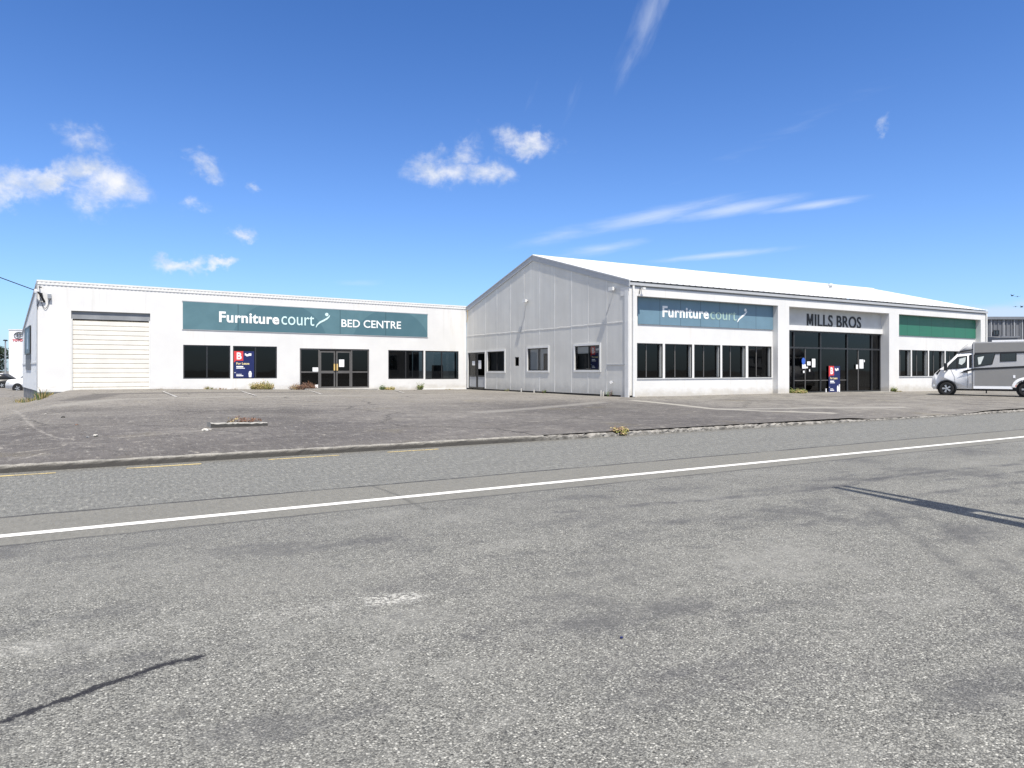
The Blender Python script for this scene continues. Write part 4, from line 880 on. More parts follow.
k = NB(); u_, v_ = mv(217, 378); rect(k, PM, u_ - .10, u_ + .06, v_ - .22, v_ + .22, .05, .22); bevel(k, .03, 1); tube(k, [PM.P(u_ + .1, v_ - .12, -.06), PM.P(u_, v_ - .05, .08)], .03, 6); obj('mirror', k, M['black'], mh)
k = NB(); u_, v_ = mv(414, 425); rect(k, PM, u_ - .10, u_ + .10, v_ - .06, v_ + .06, -.058, -.03); obj('door_handle', k, M['black'], mh)
k = NB(); seam = [mv(262, 400), mv(300, 480), mv(312, 590)]; 
for i in range(2): tube(k, [PM.P(*seam[i], -.058), PM.P(*seam[i + 1], -.058)], .008, 4)
tube(k, [PM.P(*mv(436, 390), -.058), PM.P(*mv(432, 590), -.058)], .008, 4); obj('door_seam', k, M['black'], mh)
k = NB(); rect(k, PM, *[mv(x_, 0)[0] for x_ in (446, 476)], mv(0, 545)[1], mv(0, 470)[1], -.056, -.048)
obj('service_flap', k, M['mh_silver'], mh)
k = NB(); u_, v_ = mv(916, 572); rect(k, PM, u_ - .09, u_ + .09, v_ - .04, v_ + .04, .021, .035); obj('reflector', k, M['redlens'], mh)
k = NB(); u_, v_ = mv(914, 478); rect(k, PM, u_ - .05, u_ + .05, v_ - .08, v_ + .08, .0125, .03); obj('filler_flap', k, M['mh_white'], mh)
k = NB(); u_, v_ = mv(78, 568); rect(k, PM, u_, u_ + .12, v_ - .05, v_ + .05, -.2, -.055); obj('fog_lamp', k, M['lamp'], mh)
def wheel(root, c, r, ax, w=.22, nsp=5):
    """tyre with a spoked alloy; ax points out of the vehicle"""
    k = NB(); lathe(k, [(r * .66, -w), (r * .92, -w), (r, -w * .8), (r, -w * .2), (r * .93, 0), (r * .68, .0), (r * .64, -.03), (r * .64, -w)], c, ax, 28); t = obj('wheel', k, M['tyre'], root, False)
    k = NB(); lathe(k, [(r * .66, -.05), (r * .66, -.012), (r * .60, -.012), (r * .58, -.06), (.01, -.07), (.01, -.09), (r * .63, -.09)], c, ax, 24); rim = obj('rim', k, M['black'], t)
    k = NB(); ax = Vector(ax); a = Vector((0, 0, 1)); s_ = ax.cross(a)
    for i in range(nsp):
        an = 2 * math.pi * i / nsp + .3; d = a * math.cos(an) + s_ * math.sin(an); e = ax.cross(d); c_ = Vector(c) - ax * .045
        hexa(k, [c_ - e * .035 + d * .05, c_ + e * .035 + d * .05, c_ + e * .06 + d * r * .6, c_ - e * .06 + d * r * .6], [c_ - e * .03 + d * .05 + ax * .03, c_ + e * .03 + d * .05 + ax * .03, c_ + e * .045 + d * r * .6 + ax * .03, c_ - e * .045 + d * r * .6 + ax * .03])
    lathe(k, [(.06, -.04), (.06, -.01), (.01, -.005)], c, ax, 12); obj('spokes', k, M['rim'], t)
k = NB(); lathe(k, [(.02, -.30), (.475, -.30), (.475, -.275), (.02, -.275)], PM.P(uw, zw), PM.n, 24); lathe(k, [(.02, -.30), (.475, -.30), (.475, -.275), (.02, -.275)], PM.P(uw2, zw), PM.n, 24); obj('wheel_well', k, M['black'], mh)
for u_ in (uw, uw2):
    wheel(mh, PM.P(u_, zw, -.03 if u_ == uw else -.02), rw, tuple(PM.n)); wheel(mh, PM.P(u_, zw, -WID + .05), rw, tuple(-PM.n))
k = NB(); rect(k, PM, uw - .4, uw2 + 1.6, zg0 + .26, zg0 + .42, -WID + .25, -.25); obj('chassis', k, M['black'], mh)
k = NB(); 
for uu in (mv(625, 0)[0], mv(957, 0)[0]): rect(k, PM, uu - .03, uu + .03, zg0 + .12, zg0 + .4, -.35, -.3)
obj('jack_leg', k, M['black'], mh)
k = NB(); rect(k, PM, u_join + .9, u_end - .4, ztop - .002, ztop + .09, -.5, -.02); bevel(k, .03, 1); obj('awning', k, M['mh_white'], mh)

# ------------------------------------------------------------------ grey shed beyond the shop
d0 = 78.0; ctr = ray(1010) * d0; PSH = Plane((ctr.x, ctr.y, 0), RT)
sh = thing('grey_shed', 'grey ribbed metal shed beyond the right end of the gabled shop', 'building', (ctr.x, ctr.y, 0))
ua, ub = PSH.U(984), PSH.U(1150); zt = PSH.V(1010, 317.0)
wn = (PSH.U(992.4), PSH.U(998.4), PSH.V(995, 335), PSH.V(995, 330.2))
k = NB(); pv = None; q = ua; i = 0
while q < ub:
    n_ = .09 if i % 4 in (1, 2) else 0
    e = [k.verts.new(PSH.P(q, -.4, n_)), k.verts.new(PSH.P(q, zt, n_))]
    if pv: k.faces.new((pv[0], e[0], e[1], pv[1]))
    pv = e; q += (.06, .10, .06, .26)[i % 4]; i += 1
obj('wall', k, M['greywall'], sh)
k = NB()
for px in (990.5, 1003.2, 1013.5, 1021.5): rect(k, PSH, PSH.U(px) - .05, PSH.U(px) + .05, 0, zt - .3, .10, .13)
obj('pale_rib', k, mat('pale_shed_rib', (.34, .35, .36), .5), sh)
k = NB(); rect(k, PSH, ua, ub, zt - .28, zt + .02, .10, .28); obj('gutter', k, M['shedtrim'], sh)
k = NB(); hexa(k, [PSH.P(ua, zt - .02, .1), PSH.P(ub, zt - .02, .1), PSH.P(ub, zt + .9, -14), PSH.P(ua, zt + .9, -14)], [PSH.P(ua, zt + .02, .1), PSH.P(ub, zt + .02, .1), PSH.P(ub, zt + .95, -14), PSH.P(ua, zt + .95, -14)]); obj('roof', k, M['greywall'], sh)
k = NB(); bars(k, PSH, wn, .07, .10, .16, [(wn[0] * .55 + wn[1] * .45)]); w = obj('window', k, M['frame'], sh)
k = NB(); rect(k, PSH, wn[0] + .05, wn[1] - .05, wn[2] + .05, wn[3] - .05, .10, .12); obj('pane', k, mh_glass, w)
k = NB(); uu = PSH.U(1001); hexa(k, [PSH.P(ua, -.3, .3), PSH.P(uu, -.3, .3), PSH.P(uu, -.3, 2.6), PSH.P(ua, -.3, 2.6)], [PSH.P(ua, PSH.V(995, 336.6), .3), PSH.P(uu, PSH.V(995, 336.6), .3), PSH.P(uu, PSH.V(995, 338.8), 2.6), PSH.P(ua, PSH.V(995, 338.8), 2.6)]); obj('lean_to', k, M['greywall'], sh)
k = NB(); rect(k, PSH, ua, uu + .1, PSH.V(995, 337.6) - .1, PSH.V(995, 337.6) + .02, 2.62, 2.75); obj('lean_to_gutter', k, M['shedtrim'], sh)

# ------------------------------------------------------------------ far left: dealership, ute, lamp, tree, dark car, red banner
dd = 84.0; ctr = ray(10) * dd; PD = Plane((ctr.x, ctr.y, 0), RT)
dl = thing('white_showroom', 'plain white showroom with an oval emblem behind the low wing', 'building', (ctr.x, ctr.y, 0))
ua, ub, zt = PD.U(8.8), PD.U(95), PD.V(15, 330.2)
k = NB(); rect(k, PD, ua, ub, -.4, zt, -9, 0); bevel(k, .03, 1); obj('wall', k, mat('bright_white_cladding', (.80, .80, .80), .5, vary=.03), dl)
k = NB(); rect(k, PD, ua - .04, ub, zt, zt + .12, -9.05, .05); obj('parapet_cap', k, M['white_trim'], dl)
k = NB(); uc, vc = PD.uv(19.5, 335.5)
def ring(bm, pl, u, v, a, c, t, n):
    kk = 28; pv = None
    for i in range(kk + 1):
        an = 2 * math.pi * i / kk; e = [(u + (a + s_) * math.cos(an), v + (c + s_) * math.sin(an)) for s_ in (-t, t)]
        if pv: slab(bm, pl, [pv[0], pv[1], e[1], e[0]], n, n + .05)
        pv = e
ring(k, PD, uc, vc, .62, .40, .035, .003); ring(k, PD, uc, vc + .16, .44, .15, .03, .055); ring(k, PD, uc, vc + .02, .18, .34, .03, .11); obj('emblem', k, mat('emblem_chrome', (.10, .11, .12), .4), dl)
k = NB(); put_text(k, PD, 'TOYOTA', PD.U(12.6), PD.U(27.5), PD.V(20, 341.4), PD.V(20, 339.2), .004, .02, 0, .04); obj('lettering', k, M['red'], dl)

def car(name, label, cat, org, yaw, body, cabin, width, wheels, r, m, pickup=False):
    """vehicle from side profiles in (along, up) with its nose at -u; org on the ground"""
    pl = Plane(org, (math.cos(yaw), math.sin(yaw), 0)); root = thing(name, label, cat, org)
    k = NB(); slab(k, pl, body, -width, 0); bevel(k, .06, 2, 40); obj('body', k, m, root, True)
    k = NB(); slab(k, pl, cabin, -width + .10, -.10); bevel(k, .05, 2, 40); obj('cabin', k, m, root, True)
    cx = sum(p[0] for p in cabin) / len(cabin); cy = sum(p[1] for p in cabin) / len(cabin)
    for s_ in (0, 1):
        k = NB(); n0 = -.102 if s_ == 0 else -width + .098 - .012
        slab(k, pl, [(cx + (u - cx) * .86, cy + .02 + (v - cy) * .70) for u, v in cabin], n0, n0 + .016); obj('side_window', k, mh_glass, root)
    for u in wheels:
        for s_ in (0, 1):
            c = pl.P(u, r, .01 if s_ == 0 else -width - .01); nrm = pl.n * (1 if s_ == 0 else -1)
            k = NB(); lathe(k, [(.02, -.04), (r * 1.22, -.04), (r * 1.22, .004), (.02, .004)], c, nrm, 24); obj('wheel_arch', k, M['black'], root)
            wheel(root, c + nrm * .02, r, tuple(nrm))
    return root, pl
g = ground_at(5.2, 391.0, -.15); g.z = -.34; yaw_l = -YAW
r, pl = car('white_ute', 'white pickup nosing out from behind the low wing', 'pickup', (g.x, g.y, -.30), yaw_l,
    [(.0, .42), (0.0, .75), (.12, 1.02), (.3, 1.14), (1.35, 1.24), (1.9, 1.28), (5.2, 1.12), (5.25, .5), (4.9, .40), (.15, .36)],
    [(1.15, 1.22), (1.85, 1.84), (2.3, 1.90), (3.2, 1.88), (3.5, 1.12)], 1.85, (1.08, 4.2), .38, M['mh_white'])
k = NB(); slab(k, pl, [(.02, .76), (.30, .80), (.42, .93), (.14, .97)], -.02, .012); obj('headlight', k, M['lamp'], r)
k = NB(); rect(k, pl, -.06, .05, .38, .55, -1.7, -.1); obj('bumper', k, M['black'], r)
g = ground_at(-33, 388.5, -.15)
car('dark_car', 'dark parked car at the far left edge beyond the white pickup', 'car', (g.x - .0, g.y, -.15), yaw_l,
    [(0, .4), (0, .8), (.9, .92), (3.9, .95), (4.3, .8), (4.3, .4), (4.0, .3), (.3, .3)], [(.9, .92), (1.5, 1.42), (3.0, 1.45), (3.8, .95)], 1.75, (.8, 3.5), .32, M['mh_dark'])
g = ground_at(0, 386, -.2); PR = Plane((g.x, g.y, 0), RT)
k_ = thing('red_banner', 'red and white banner board at the far left edge', 'sign', (g.x, g.y, 0))
k = NB(); rect(k, PR, PR.U(-12), PR.U(3.2), PR.V(0, 382.2), PR.V(0, 378.0), 0, .05); obj('panel', k, M['red'], k_)
k = NB(); rect(k, PR, PR.U(-12), PR.U(3.2), PR.V(0, 377.9), PR.V(0, 373.2), 0, .05); obj('panel', k, M['paper'], k_)
k = NB()
for px in (-11, -4, 2.6): rect(k, PR, PR.U(px) - .04, PR.U(px) + .04, -.4, PR.V(0, 382.3), .0, .05)
obj('post', k, M['galv'], k_)
g = ground_at(5.4, 388, -.2); k_ = thing('street_lamp', 'slim grey lamp post beside the white showroom', 'street lamp', (g.x, g.y, -.2))
zt = CAM_Z + (HOR - 341) * (g.x * FW.x + g.y * FW.y) / F_PX
k = NB(); tube(k, [(g.x, g.y, -.25), (g.x, g.y, zt)], .10, 8, .06); obj('post', k, M['galv'], k_)
k = NB(); hd = Vector((g.x, g.y, zt)) ; hexa(k, [hd + RT * s_ * .07 + FW * f_ * .3 for s_, f_ in ((-1, -1), (1, -1), (1, 1), (-1, 1))], [hd + RT * s_ * .05 + FW * f_ * .2 + Vector((0, 0, .14)) for s_, f_ in ((-1, -1), (1, -1), (1, 1), (-1, 1))]); obj('lamp_head', k, M['black'], k_)

def leafy(bm, c, rad, n, size, rnd, squash=.8):
    for _ in range(n):
        while True:
            d = Vector((rnd.uniform(-1, 1), rnd.uniform(-1, 1), rnd.uniform(-1, 1)))
            if .2 < d.length < 1: break
        p = Vector(c) + Vector((d.x * rad, d.y * rad, d.z * rad * squash)); a = Vector((rnd.uniform(-1, 1), rnd.uniform(-1, 1), rnd.uniform(-.6, 1))).normalized(); e = a.orthogonal().normalized(); f = a.cross(e)
        s_ = size * rnd.uniform(.6, 1.3); face(bm, [p + e * s_, p + f * s_ * .5, p - e * s_, p - f * s_ * .5])
def tree(label, x, y, z, h, rad, seed, group=None):
    rnd = random.Random(seed); t = thing('leafy_tree', label, 'tree', (x, y, z), group)
    k = NB(); tube(k, [(x, y, z - .3), (x + .1, y, z + h * .35), (x, y + .1, z + h * .8)], h * .03, 8, h * .008)
    for i in range(7):
        a = rnd.uniform(0, 6.28); s_ = z + h * rnd.uniform(.3, .6); tube(k, [(x, y, s_), (x + rad * .35 * math.cos(a), y + rad * .35 * math.sin(a), s_ + h * .12), (x + rad * .75 * math.cos(a), y + rad * .75 * math.sin(a), s_ + h * .25)], h * .012, 6, h * .003)
    obj('trunk', k, M['bark'], t)
    k = NB()
    for i in range(26):
        a = rnd.uniform(0, 6.28); q = rnd.uniform(0, 1) ** .5 * rad * .75; v = rnd.uniform(.32, .92); q *= math.sin(math.pi * min(1, (v - .2) / .85)) ** .6
        leafy(k, (x + q * math.cos(a), y + q * math.sin(a), z + h * v), rad * rnd.uniform(.25, .42), 130, .16, rnd)
    obj('crown', k, M['leaf_dark'], t)
g = ray(-6) * 120; tree('dark leafy tree at the far left edge behind the lamp post', g.x, g.y, -.3, 6.4, 2.6, 4)
g = ray(-30) * 125; tree('darker broad tree left of the lamp post, cut by the picture edge', g.x, g.y, -.3, 7.0, 3.2, 9)

# ------------------------------------------------------------------ weeds and rubble
def weed(kind, label, x, y, z, w, h, n, seed, mats=('straw',), style='grass', group=None):
    rnd = random.Random(seed); me = {m_: NB() for m_ in mats}
    for i in range(n):
        bm = me[mats[i % len(mats)]]; a = rnd.uniform(0, 6.28); q = rnd.uniform(0, 1) ** .6 * w * .5; p = Vector((x + q * math.cos(a), y + q * .7 * math.sin(a), z - .02)); hh = h * rnd.uniform(.45, 1.0) * (1 - .45 * (q / (w * .5)))
        lean = Vector((math.cos(a), math.sin(a) * .7, 0)) * hh * rnd.uniform(.1, .55); b2 = rnd.uniform(0, 3.14); wd = Vector((math.cos(b2), math.sin(b2), 0)) * (.010 if style == 'twig' else .016)
        m1 = p + lean * .35 + Vector((0, 0, hh * .6)); tip = p + lean + Vector((0, 0, hh * rnd.uniform(.8, 1)))
        face(bm, [p - wd, p + wd, m1 + wd * .8, m1 - wd * .8]); face(bm, [m1 - wd * .8, m1 + wd * .8, tip])
        if style in ('bush', 'twig'):
            for _ in range(7 if style == 'bush' else 4):
                t = rnd.uniform(.3, 1.05); c = p + lean * t + Vector((0, 0, hh * t)) + Vector((rnd.uniform(-1, 1), rnd.uniform(-1, 1), rnd.uniform(-1, 1))) * .06; e = Vector((rnd.uniform(-1, 1), rnd.uniform(-1, 1), rnd.uniform(-.5, 1))).normalized(); f = e.orthogonal().normalized(); s_ = rnd.uniform(.02, .05)
                face(bm, [c + e * s_, c + f * s_ * .5, c - e * s_, c - f * s_ * .5])
    if len(mats) == 1: return tag(obj(kind, me[mats[0]], M[mats[0]]), label, 'weed', group)
    r = thing(kind, label, 'weed', (x, y, z), group)
    nm = {'straw': 'dry_stems', 'olive': 'leaves', 'green': 'leaves', 'brown': 'twigs', 'rust': 'dead_leaves'}
    for m_ in mats: obj(nm[m_], me[m_], M[m_], r)
    return r
GW = 'weeds along the shop walls'
def at_wall(px, out=.15): u = PL.U(px); return u, YL - out
x, y = at_wall(48, .3); weed('dry_grass_tuft', 'straw coloured grass tuft at the wall left of the roller door', x, y, H(x, y), .9, .42, 90, 1, ('straw', 'olive'), group=GW)
g = ground_at(40.5, 404, 0); weed('tall_grass_tuft', 'green and straw grass tuft against the corner footing of the low wing', g.x, g.y + 1.0, H(g.x, g.y + 1) - .02, .55, .85, 90, 2, ('green', 'straw'), group=GW)
g = ground_at(29, 403, -.05); weed('grass_clump', 'low spreading dry clump left of the corner footing', g.x, g.y + .8, H(g.x, g.y + .8), 1.5, .42, 130, 3, ('straw', 'green', 'olive'), group=GW)
for px, w, h, n, sd, mt, st, kd, lb in (
    (207.5, .5, .32, 50, 11, ('straw', 'green'), 'grass', 'dry_grass_tuft', 'small pale tuft under the left shop window of the wing'),
    (219.0, .9, .15, 60, 12, ('straw', 'rust'), 'grass', 'dry_grass_patch', 'flat orange dry grass under the left shop window of the wing'),
    (261.0, 1.25, .62, 260, 13, ('olive', 'straw'), 'bush', 'round_bush', 'round yellow green bush below the For Lease window'),
    (294.0, .6, .45, 60, 14, ('brown', 'straw'), 'twig', 'dry_twig_tuft', 'small brown twiggy tuft left of the larger brown bush'),
    (304.5, 1.25, .62, 230, 15, ('brown', 'rust'), 'twig', 'dead_bush', 'larger dead brown bush at the foot of the wing entrance'),
    (381.0, .25, .42, 30, 16, ('green',), 'bush', 'green_weed', 'thin green weed just right of the wing entrance'),
    (388.3, .7, .26, 90, 17, ('olive', 'straw'), 'bush', 'yellow_weed', 'low yellowish weed under the left of the right pair of windows'),
    (418.5, .35, .62, 45, 18, ('green', 'olive'), 'bush', 'tall_green_weed', 'upright green weed below the right pair of windows'),
    (447.0, .9, .12, 50, 19, ('straw', 'olive'), 'grass', 'dry_grass_patch', 'thin dry grass strip near the inner corner of the two buildings'),
    (158.5, .5, .12, 40, 20, ('brown', 'straw'), 'grass', 'dry_grass_patch', 'small brown tuft just right of the roller door'),
    (233.5, .5, .10, 40, 26, ('straw', 'brown'), 'grass', 'dry_grass_patch', 'thin straw line left of the round yellow green bush')):
    x, y = at_wall(px, .28); weed(kd, lb, x, y, H(x, y), w, h, n, sd, mt, st, GW)
for px, h, sd, lb in ((509, .25, 21, 'small weed below the leftmost gable wall window'), (545.5, .35, 22, 'small dark weed below the middle gable wall window')):
    yy = -PG.U(px); weed('small_weed', lb, XG - .12, yy, H(XG - .2, yy), .3, h, 25, sd, ('brown', 'green'), 'twig', GW)
yy = -PG.U(611.5); r = weed('seeding_weed', 'tall thin weed with a white head by the front corner of the gable wall', XG - .15, yy, H(XG - .2, yy), .25, .62, 14, 23, ('brown', 'green'), 'twig', GW)
k = NB(); leafy(k, (XG - .15, yy - .15, H(XG - .2, yy) + .75), .09, 60, .03, random.Random(5)); obj('seed_head', k, M['paper'], r)
x = PF.U(797); weed('entrance_weed', 'dark green and straw weed by the left pier of the tall entrance', x, YF - .2, H(x, YF - .2), .85, .36, 130, 24, ('straw', 'green', 'olive'), 'bush', GW)
x = PF.U(792.5); weed('dark_weed', 'dark leafy weed tight against the left entrance pier', x + .1, YF + .25, .27, .4, .42, 60, 27, ('green', 'olive'), 'bush', GW)
x = PF.U(892); weed('pier_weed', 'upright green weed at the foot of the right entrance pier', x, YF - .12, H(x, YF), .32, .42, 50, 25, ('green', 'olive'), 'bush', GW)
x = PF.U(897.5); weed('pier_weed', 'low dry weed right of the upright green one at the pier foot', x, YF - .15, H(x, YF), .5, .16, 40, 28, ('straw', 'green'), 'grass', GW)
g = ground_at(633.5, 433, .1); weed('kerb_weed', 'yellow green weed tuft growing from the gap in the kerb', g.x, 14.02, .06, .38, .18, 130, 29, ('straw', 'olive', 'brown'), 'bush')
# a broken kerb island in the car park
gA = Vector(gph(211, 428.5)); gB = Vector(gph(268, 426.0)); isl = thing('broken_island', 'broken concrete kerb slab lying in the open car park', 'kerb slab', (gA.x, gA.y, H(gA.x, gA.y)))
d = (gB - gA).normalized(); s_ = Vector((-d.y, d.x)); rnd = random.Random(8); k = NB(); L = (gB - gA).length; pv = None
for i in range(25):
    t = i / 24; c = gA + d * L * t; wd = .42 * (1 - .5 * t) * (.85 + rnd.random() * .25); h = .13 * (1 - .35 * t) + rnd.uniform(-.015, .015); zg_ = H(c.x, c.y)
    e = [k.verts.new((q.x, q.y, z)) for q, z in ((c, zg_ - .1), (c + s_ * .02, zg_ + h * .8), (c + s_ * .07, zg_ + h), (c + s_ * wd, zg_ + h * .9), (c + s_ * (wd + .12), zg_ - .05))]
    if pv:
        for q in range(4): k.faces.new((pv[q], e[q], e[q + 1], pv[q + 1]))
    else: k.faces.new(e)
    pv = e
k.faces.new(pv[::-1]); sl_ = obj('slab', k, [M['concrete'], M['dark_and_shade']], isl)
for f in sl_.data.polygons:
    if f.normal.z < .5 and f.normal.y < -.3: f.material_index = 1  # front face painted near-black for the shade of the broken hollow
def stone(label, px, py, s, seed, m='stone', group=None):
    x, y = gph(px, py); rnd = random.Random(seed); k = NB(); bmesh.ops.create_icosphere(k, subdivisions=2, radius=s)
    for v in k.verts:
        v.co *= 1 + (rnd.random() - .5) * .5; v.co.z *= .6; v.co += Vector((x, y, H(x, y) + s * .25))
    return tag(obj('stone', k, M[m]), label, 'stone', group)
GS = 'loose stones in the car park'
stone('pale stone at the left end of the broken kerb slab', 211.2, 426.0, .065, 1, group=GS)
stone('flat rubble lump lowest at the left end of the broken kerb slab', 205, 431.2, .075, 2, group=GS)
stone('small rubble bit just right of the flat rubble lump', 209.6, 430.0, .04, 3, group=GS)
stone('bright pale stone on the ragged seal edge at the left', 95.5, 436.2, .05, 4, group=GS)
stone('dark small stone left of the bright pale stone', 87.5, 437.4, .03, 5, 'found', group=GS)
stone('dark lump in the middle left of the car park', 63, 417.6, .05, 6, 'dark_and_shade', group=GS)
stone('reddish lump right of the dark lump in the car park', 76.5, 425.2, .04, 7, 'brown', group=GS)
stone('small pale stone nearest the corner grass tuft', 45.5, 414.5, .035, 8, group=GS)
x, y = gph(250, 421.5); weed('rusty_weed', 'low reddish brown dead weed on the broken kerb slab', x, y, H(x, y) + .03, .6, .05, 34, 31, ('brown', 'rust'), 'twig')
x, y = gph(234.5, 423); weed('grey_weed', 'sparse grey green weed left of the reddish brown one', x, y, H(x, y) + .03, .35, .18, 12, 32, ('straw', 'brown'), 'twig')
x, y = gph(206, 431); weed('pale_moss_weed', 'pale straw tuft at the rubble end of the broken kerb slab', x, y, H(x, y), .6, .05, 40, 33, ('straw', 'olive'), 'grass')

# ------------------------------------------------------------------ the slotted pole whose shadow crosses the road
el, hs = R(63), Vector((-.20, -1)).normalized()
SUN = Vector((hs.x * math.cos(el), hs.y * math.cos(el), math.sin(el)))
tip = ground_at(836, 487.5); low = ground_at(1024, 526); dr = (low - tip).normalized()
HP = 11.5; base = tip + dr * 6.0; topp = Vector((tip.x, tip.y, 0)) + Vector((hs.x, hs.y, 0)) * (HP / math.tan(el)) + Vector((0, 0, HP))
pole = thing('power_pole', 'slotted concrete power pole standing beside the road', 'power pole', tuple(base))
ax = (topp - base).normalized(); sd = Vector((1, 0, 0)); sd = (sd - ax * sd.dot(ax)).normalized()
k = NB(); Lp = (topp - base).length
def pp(t, o): return base + ax * Lp * t + sd * o
tube(k, [pp(-.02, .06), pp(.55, .03), pp(1, .0)], .22, 10, .06)
tube(k, [pp(-.02, .60), pp(.40, .50), pp(.62, .36), pp(1, .22)], .065, 8, .06)
for t0, t1 in ((.70, .79), (.25, .31)): 
    tube(k, [pp(t0, .20), pp((t0 + t1) / 2, .19), pp(t1, .17)], .15, 8, .12)
obj('shaft', k, M['pole'], pole)

g = ground_at(621.5, 638.5); k = NB(); lathe(k, [(.009, .0), (.010, .003), (.009, .010), (.003, .011)], (g.x, g.y, .002), (0, .25, 1), 14); tag(obj('bottle_cap', k, M['navy']), 'tiny dark blue plastic cap lying on the near lane of the road', 'cap')

# ------------------------------------------------------------------ birds over the shed
GB = 'birds over the grey shed'
for px, py, s_, yw, lb in ((1012.2, 295.8, .34, .3, 'dark bird with raised wings, leftmost of four over the grey shed'), (1017.4, 296.6, .36, 1.2, 'dark gliding bird, upper right of the four over the grey shed'),
                           (1015.6, 306.6, .32, 1.0, 'faint gliding bird, lower left of the four over the grey shed'), (1021.6, 307.0, .32, .1, 'dark bird with raised wings, lower right of the four')):
    c = ray(px) * 95; c.z = CAM_Z + (HOR - py) * 95 / F_PX; rt = Vector((math.cos(yw), -math.sin(yw), 0)); fw = Vector((-rt.y, rt.x, 0)); up = Vector((0, 0, 1)); lift = .6 if yw < .5 else .12
    k = NB(); lathe(k, [(.01, -.22), (.05, -.12), (.065, 0), (.04, .12), (.01, .2)], c, fw, 8)
    for q in (1, -1):
        m1 = c + rt * q * s_ * .5 + up * s_ * lift * .6; tp = c + rt * q * s_ + up * s_ * lift - fw * .08
        hexa(k, [c + fw * .07 + up * .03, m1 + fw * .07, m1 - fw * .07, c - fw * .09 + up * .03], [c + fw * .07 + up * .01, m1 + fw * .07 - up * .015, m1 - fw * .07 - up * .015, c - fw * .09 + up * .01]); hexa(k, [m1 + fw * .07, tp, m1 - fw * .07], [m1 + fw * .07 - up * .012, tp - up * .01, m1 - fw * .07 - up * .012])
    tag(obj('bird', k, M['black']), lb, 'bird', GB)

# ------------------------------------------------------------------ sky, clouds, sun, camera
W = bpy.data.worlds.new('World'); sc.world = W; W.use_nodes = True; n = NT(W.node_tree); bg = W.node_tree.nodes['Background']
sky = n.nodes.new('ShaderNodeTexSky'); sky.sky_type = 'NISHITA'; sky.sun_disc = False; sky.sun_elevation = el; sky.sun_rotation = math.atan2(SUN.x, SUN.y)
sky.air_density = 1.0; sky.dust_density = .6; sky.ozone_density = 2.2; sky.altitude = 10
tc = n.nodes.new('ShaderNodeTexCoord'); dv = n.vm('NORMALIZE', tc.outputs['Generated']); dx, dy, dz = n.sep(dv)
az = n.math('ARCTAN2', dx, dy); ele = n.math('ARCSINE', dz)
hsv = n.nodes.new('ShaderNodeHueSaturation'); hsv.inputs['Saturation'].default_value = 1.0; hsv.inputs['Value'].default_value = 1.0; n.put(hsv.inputs['Color'], sky.outputs[0]); skyc = n.mix(n.ramp(ele, .0, .62), (.80, 1.05, 1.48), (.41, .73, 1.21), 'MIX'); skyc = n.mix(1.0, hsv.outputs[0], skyc, 'MULTIPLY')
def ae(px, py):
    t = (px - 512) / F_PX; r_ = ray(px); return math.atan2(r_.x, r_.y), math.atan2((HOR - py) / F_PX, math.sqrt(1 + t * t))
AE0 = n.comb(az, ele, 0.0)
def wnoise(vec, sc_, det):
    t = n.nodes.new('ShaderNodeTexNoise'); n.put(t.inputs['Vector'], vec); t.inputs['Scale'].default_value = sc_; t.inputs['Detail'].default_value = det; t.inputs['Roughness'].default_value = .62
    return n.vm('MULTIPLY', n.vm('SUBTRACT', t.outputs['Color'], (.5, .5, .5)), (1, 1, 0))
AEW = n.vm('ADD', AE0, n.vm('ADD', n.vm('SCALE', wnoise(AE0, 17, 5), scale=.075), n.vm('SCALE', wnoise(n.vm('ADD', AE0, (3, 1, 2)), 60, 4), scale=.018)))
AE = AEW
def blob(px, py, hw, hh, tilt=0.0, k=1.0):
    """soft ellipse in azimuth and elevation: 1 in the middle, falling to 0 and below outside"""
    a0, e0 = ae(px, py); a1 = ae(px + hw, py)[0] - a0; e1 = ae(px, py - hh)[1] - e0; asp = e1 / a1 if False else 1
    v = n.vm('SUBTRACT', AE, (a0, e0, 0)); c, s_ = math.cos(tilt), math.sin(tilt); vx, vy, _ = n.sep(v)
    p_ = n.math('ADD', n.math('MULTIPLY', vx, c / a1), n.math('MULTIPLY', vy, s_ / a1)); q_ = n.math('ADD', n.math('MULTIPLY', vx, -s_ / e1), n.math('MULTIPLY', vy, c / e1))
    return n.math('MULTIPLY', n.math('SUBTRACT', 1.0, n.vm('LENGTH', n.comb(p_, q_, 0.0))), k)
cum = n.maxm([blob(*a) for a in ((8, 181, 42, 26), (60, 178, 56, 16), (108, 187, 50, 32), (85, 176, 46, 22), (82, 141, 40, 20, .15, .62), (203, 158, 30, 18, -.3, .7), (259, 188, 13, 7, -.3, .55), (240, 231, 21, 12, .2, .85),
      (181, 261, 34, 11, 0, 1), (215, 264, 30, 7, 0, .9), (192, 204, 12, 9, 0, .4), (440, 166, 44, 24, .12, 1), (485, 169, 36, 19, -.2, .85), (462, 150, 26, 18, .6, .62), (530, 143, 40, 18, -.2, .9), (545, 150, 26, 10, 0, .5), (882, 120, 13, 9, .6, .62))])
nv = n.vm('MULTIPLY', AE0, (1, 1.35, 1)); warp = n.noise(nv, 11, 3, .6)
f1 = n.noise(n.vm('ADD', nv, n.vm('SCALE', n.comb(warp, warp, warp), scale=.04)), 22, 9, .66, .25); 
dens = n.math('ADD', cum, n.math('MULTIPLY', n.math('SUBTRACT', f1, .45), 2.0))
cmask = n.math('MULTIPLY', n.ramp(dens, .0, 1.45), n.ramp(cum, -.15, .35)); cmask = n.math('MULTIPLY', cmask, .97)
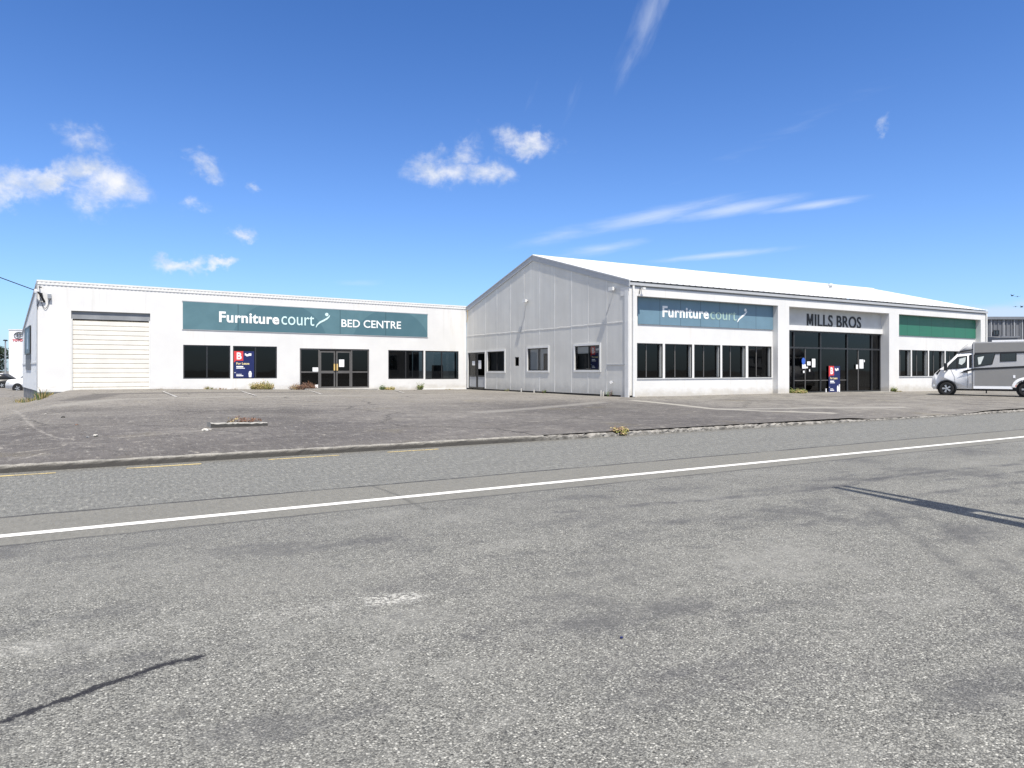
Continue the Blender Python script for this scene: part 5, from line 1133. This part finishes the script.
shade = n.ramp(n.noise(n.vm('ADD', nv, (.0, .012, 0)), 24, 5, .6), .35, .62)
ccol = n.mix(shade, (5.2, 5.7, 6.6), (7.5, 7.5, 7.6))
AE = AE0
cir = n.maxm([blob(*a) for a in ((650, 217, 115, 11, .16, .95), (735, 209, 95, 9, .10, 1.1), (815, 205, 75, 6, .06, 1.0), (600, 249, 62, 8, .14, .8), (720, 255, 95, 5, .05, 1.0), (560, 235, 60, 10, .2, .6), (360, 283, 40, 5, 0, .4), (800, 125, 130, 10, .35, .15))])
st = n.vm('MULTIPLY', n.comb(n.math('ADD', az, n.math('MULTIPLY', ele, 1.8)), n.math('SUBTRACT', ele, n.math('MULTIPLY', az, .12)), 0.0), (14, 95, 1))
f2 = n.noise(st, 1.0, 7, .62, .3)
cim = n.math('MULTIPLY', n.ramp(n.math('ADD', cir, n.math('MULTIPLY', n.math('SUBTRACT', f2, .5), .85)), .0, 1.25), .56); cim = n.math('MULTIPLY', cim, n.ramp(cir, -.3, .3))
cir2 = n.maxm([blob(*a) for a in ((648, 18, 60, 22, 1.12, .95), (628, 58, 42, 15, 1.08, .55), (664, -14, 50, 24, 1.1, .8), (572, 100, 32, 9, 1.2, .4), (530, 95, 26, 10, 1.3, .25))])
st2 = n.vm('MULTIPLY', n.comb(n.math('ADD', n.math('MULTIPLY', az, .45), n.math('MULTIPLY', ele, .9)), n.math('SUBTRACT', n.math('MULTIPLY', ele, .45), n.math('MULTIPLY', az, .9)), 0.0), (16, 60, 1))
f3 = n.noise(st2, 1.0, 6, .6, .4)
cim2 = n.math('MULTIPLY', n.math('MULTIPLY', n.ramp(n.math('ADD', cir2, n.math('MULTIPLY', n.math('SUBTRACT', f3, .5), 1.2)), .05, 1.35), n.ramp(cir2, -.3, .4)), .36)
cim = n.math('MAXIMUM', cim, cim2)
hz = n.maxm([blob(1000, 314, 95, 12, .0, 1.0), blob(1070, 303, 90, 12, .0, .9)]); hzm = n.math('MULTIPLY', n.ramp(n.math('ADD', hz, n.math('MULTIPLY', n.math('SUBTRACT', f1, .5), .9)), .0, .8), .65)
col = n.mix(hzm, skyc, (5.3, 5.9, 7.3)); col = n.mix(cim, col, (6.7, 7.2, 8.0)); col = n.mix(cmask, col, ccol)
# unseen broken cloud, added behind and left of the view as white fill light
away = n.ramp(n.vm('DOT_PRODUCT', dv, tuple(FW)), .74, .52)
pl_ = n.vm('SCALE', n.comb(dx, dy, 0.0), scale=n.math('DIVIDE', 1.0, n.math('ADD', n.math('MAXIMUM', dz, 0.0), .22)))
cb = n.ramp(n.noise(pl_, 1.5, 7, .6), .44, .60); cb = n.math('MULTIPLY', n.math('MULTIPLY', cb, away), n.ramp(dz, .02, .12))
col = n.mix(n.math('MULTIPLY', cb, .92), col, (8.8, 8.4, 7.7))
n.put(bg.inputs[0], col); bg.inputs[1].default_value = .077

sl = bpy.data.lights.new('sun', 'SUN'); sl.energy = 4.0; sl.angle = R(.40); sl.color = (1.0, .945, .86)
so = bpy.data.objects.new('sun', sl); C.objects.link(so); so.rotation_euler = SUN.to_track_quat('Z', 'Y').to_euler(); so.location = (0, 0, 40)
cam = bpy.data.cameras.new('camera'); co = bpy.data.objects.new('camera', cam); C.objects.link(co); co.location = (0, 0, CAM_Z); co.rotation_euler = (math.pi / 2, 0, -YAW)
cam.sensor_width = 36; cam.lens = F_PX * 36 / 1024; cam.shift_y = (HOR - 384) / 1024; cam.clip_start = .05; cam.clip_end = 6000
sc.camera = co
vs = sc.view_settings; vs.view_transform = 'Standard'; vs.look = 'None'; vs.exposure = .8; vs.gamma = 1; vs.use_curve_mapping = False
sc.cycles.max_bounces = 8; sc.cycles.transparent_max_bounces = 12; sc.cycles.use_denoising = True; sc.cycles.denoiser = 'OPENIMAGEDENOISE'; sc.cycles.denoising_input_passes = 'RGB_ALBEDO_NORMAL'; sc.cycles.denoising_prefilter = 'NONE'
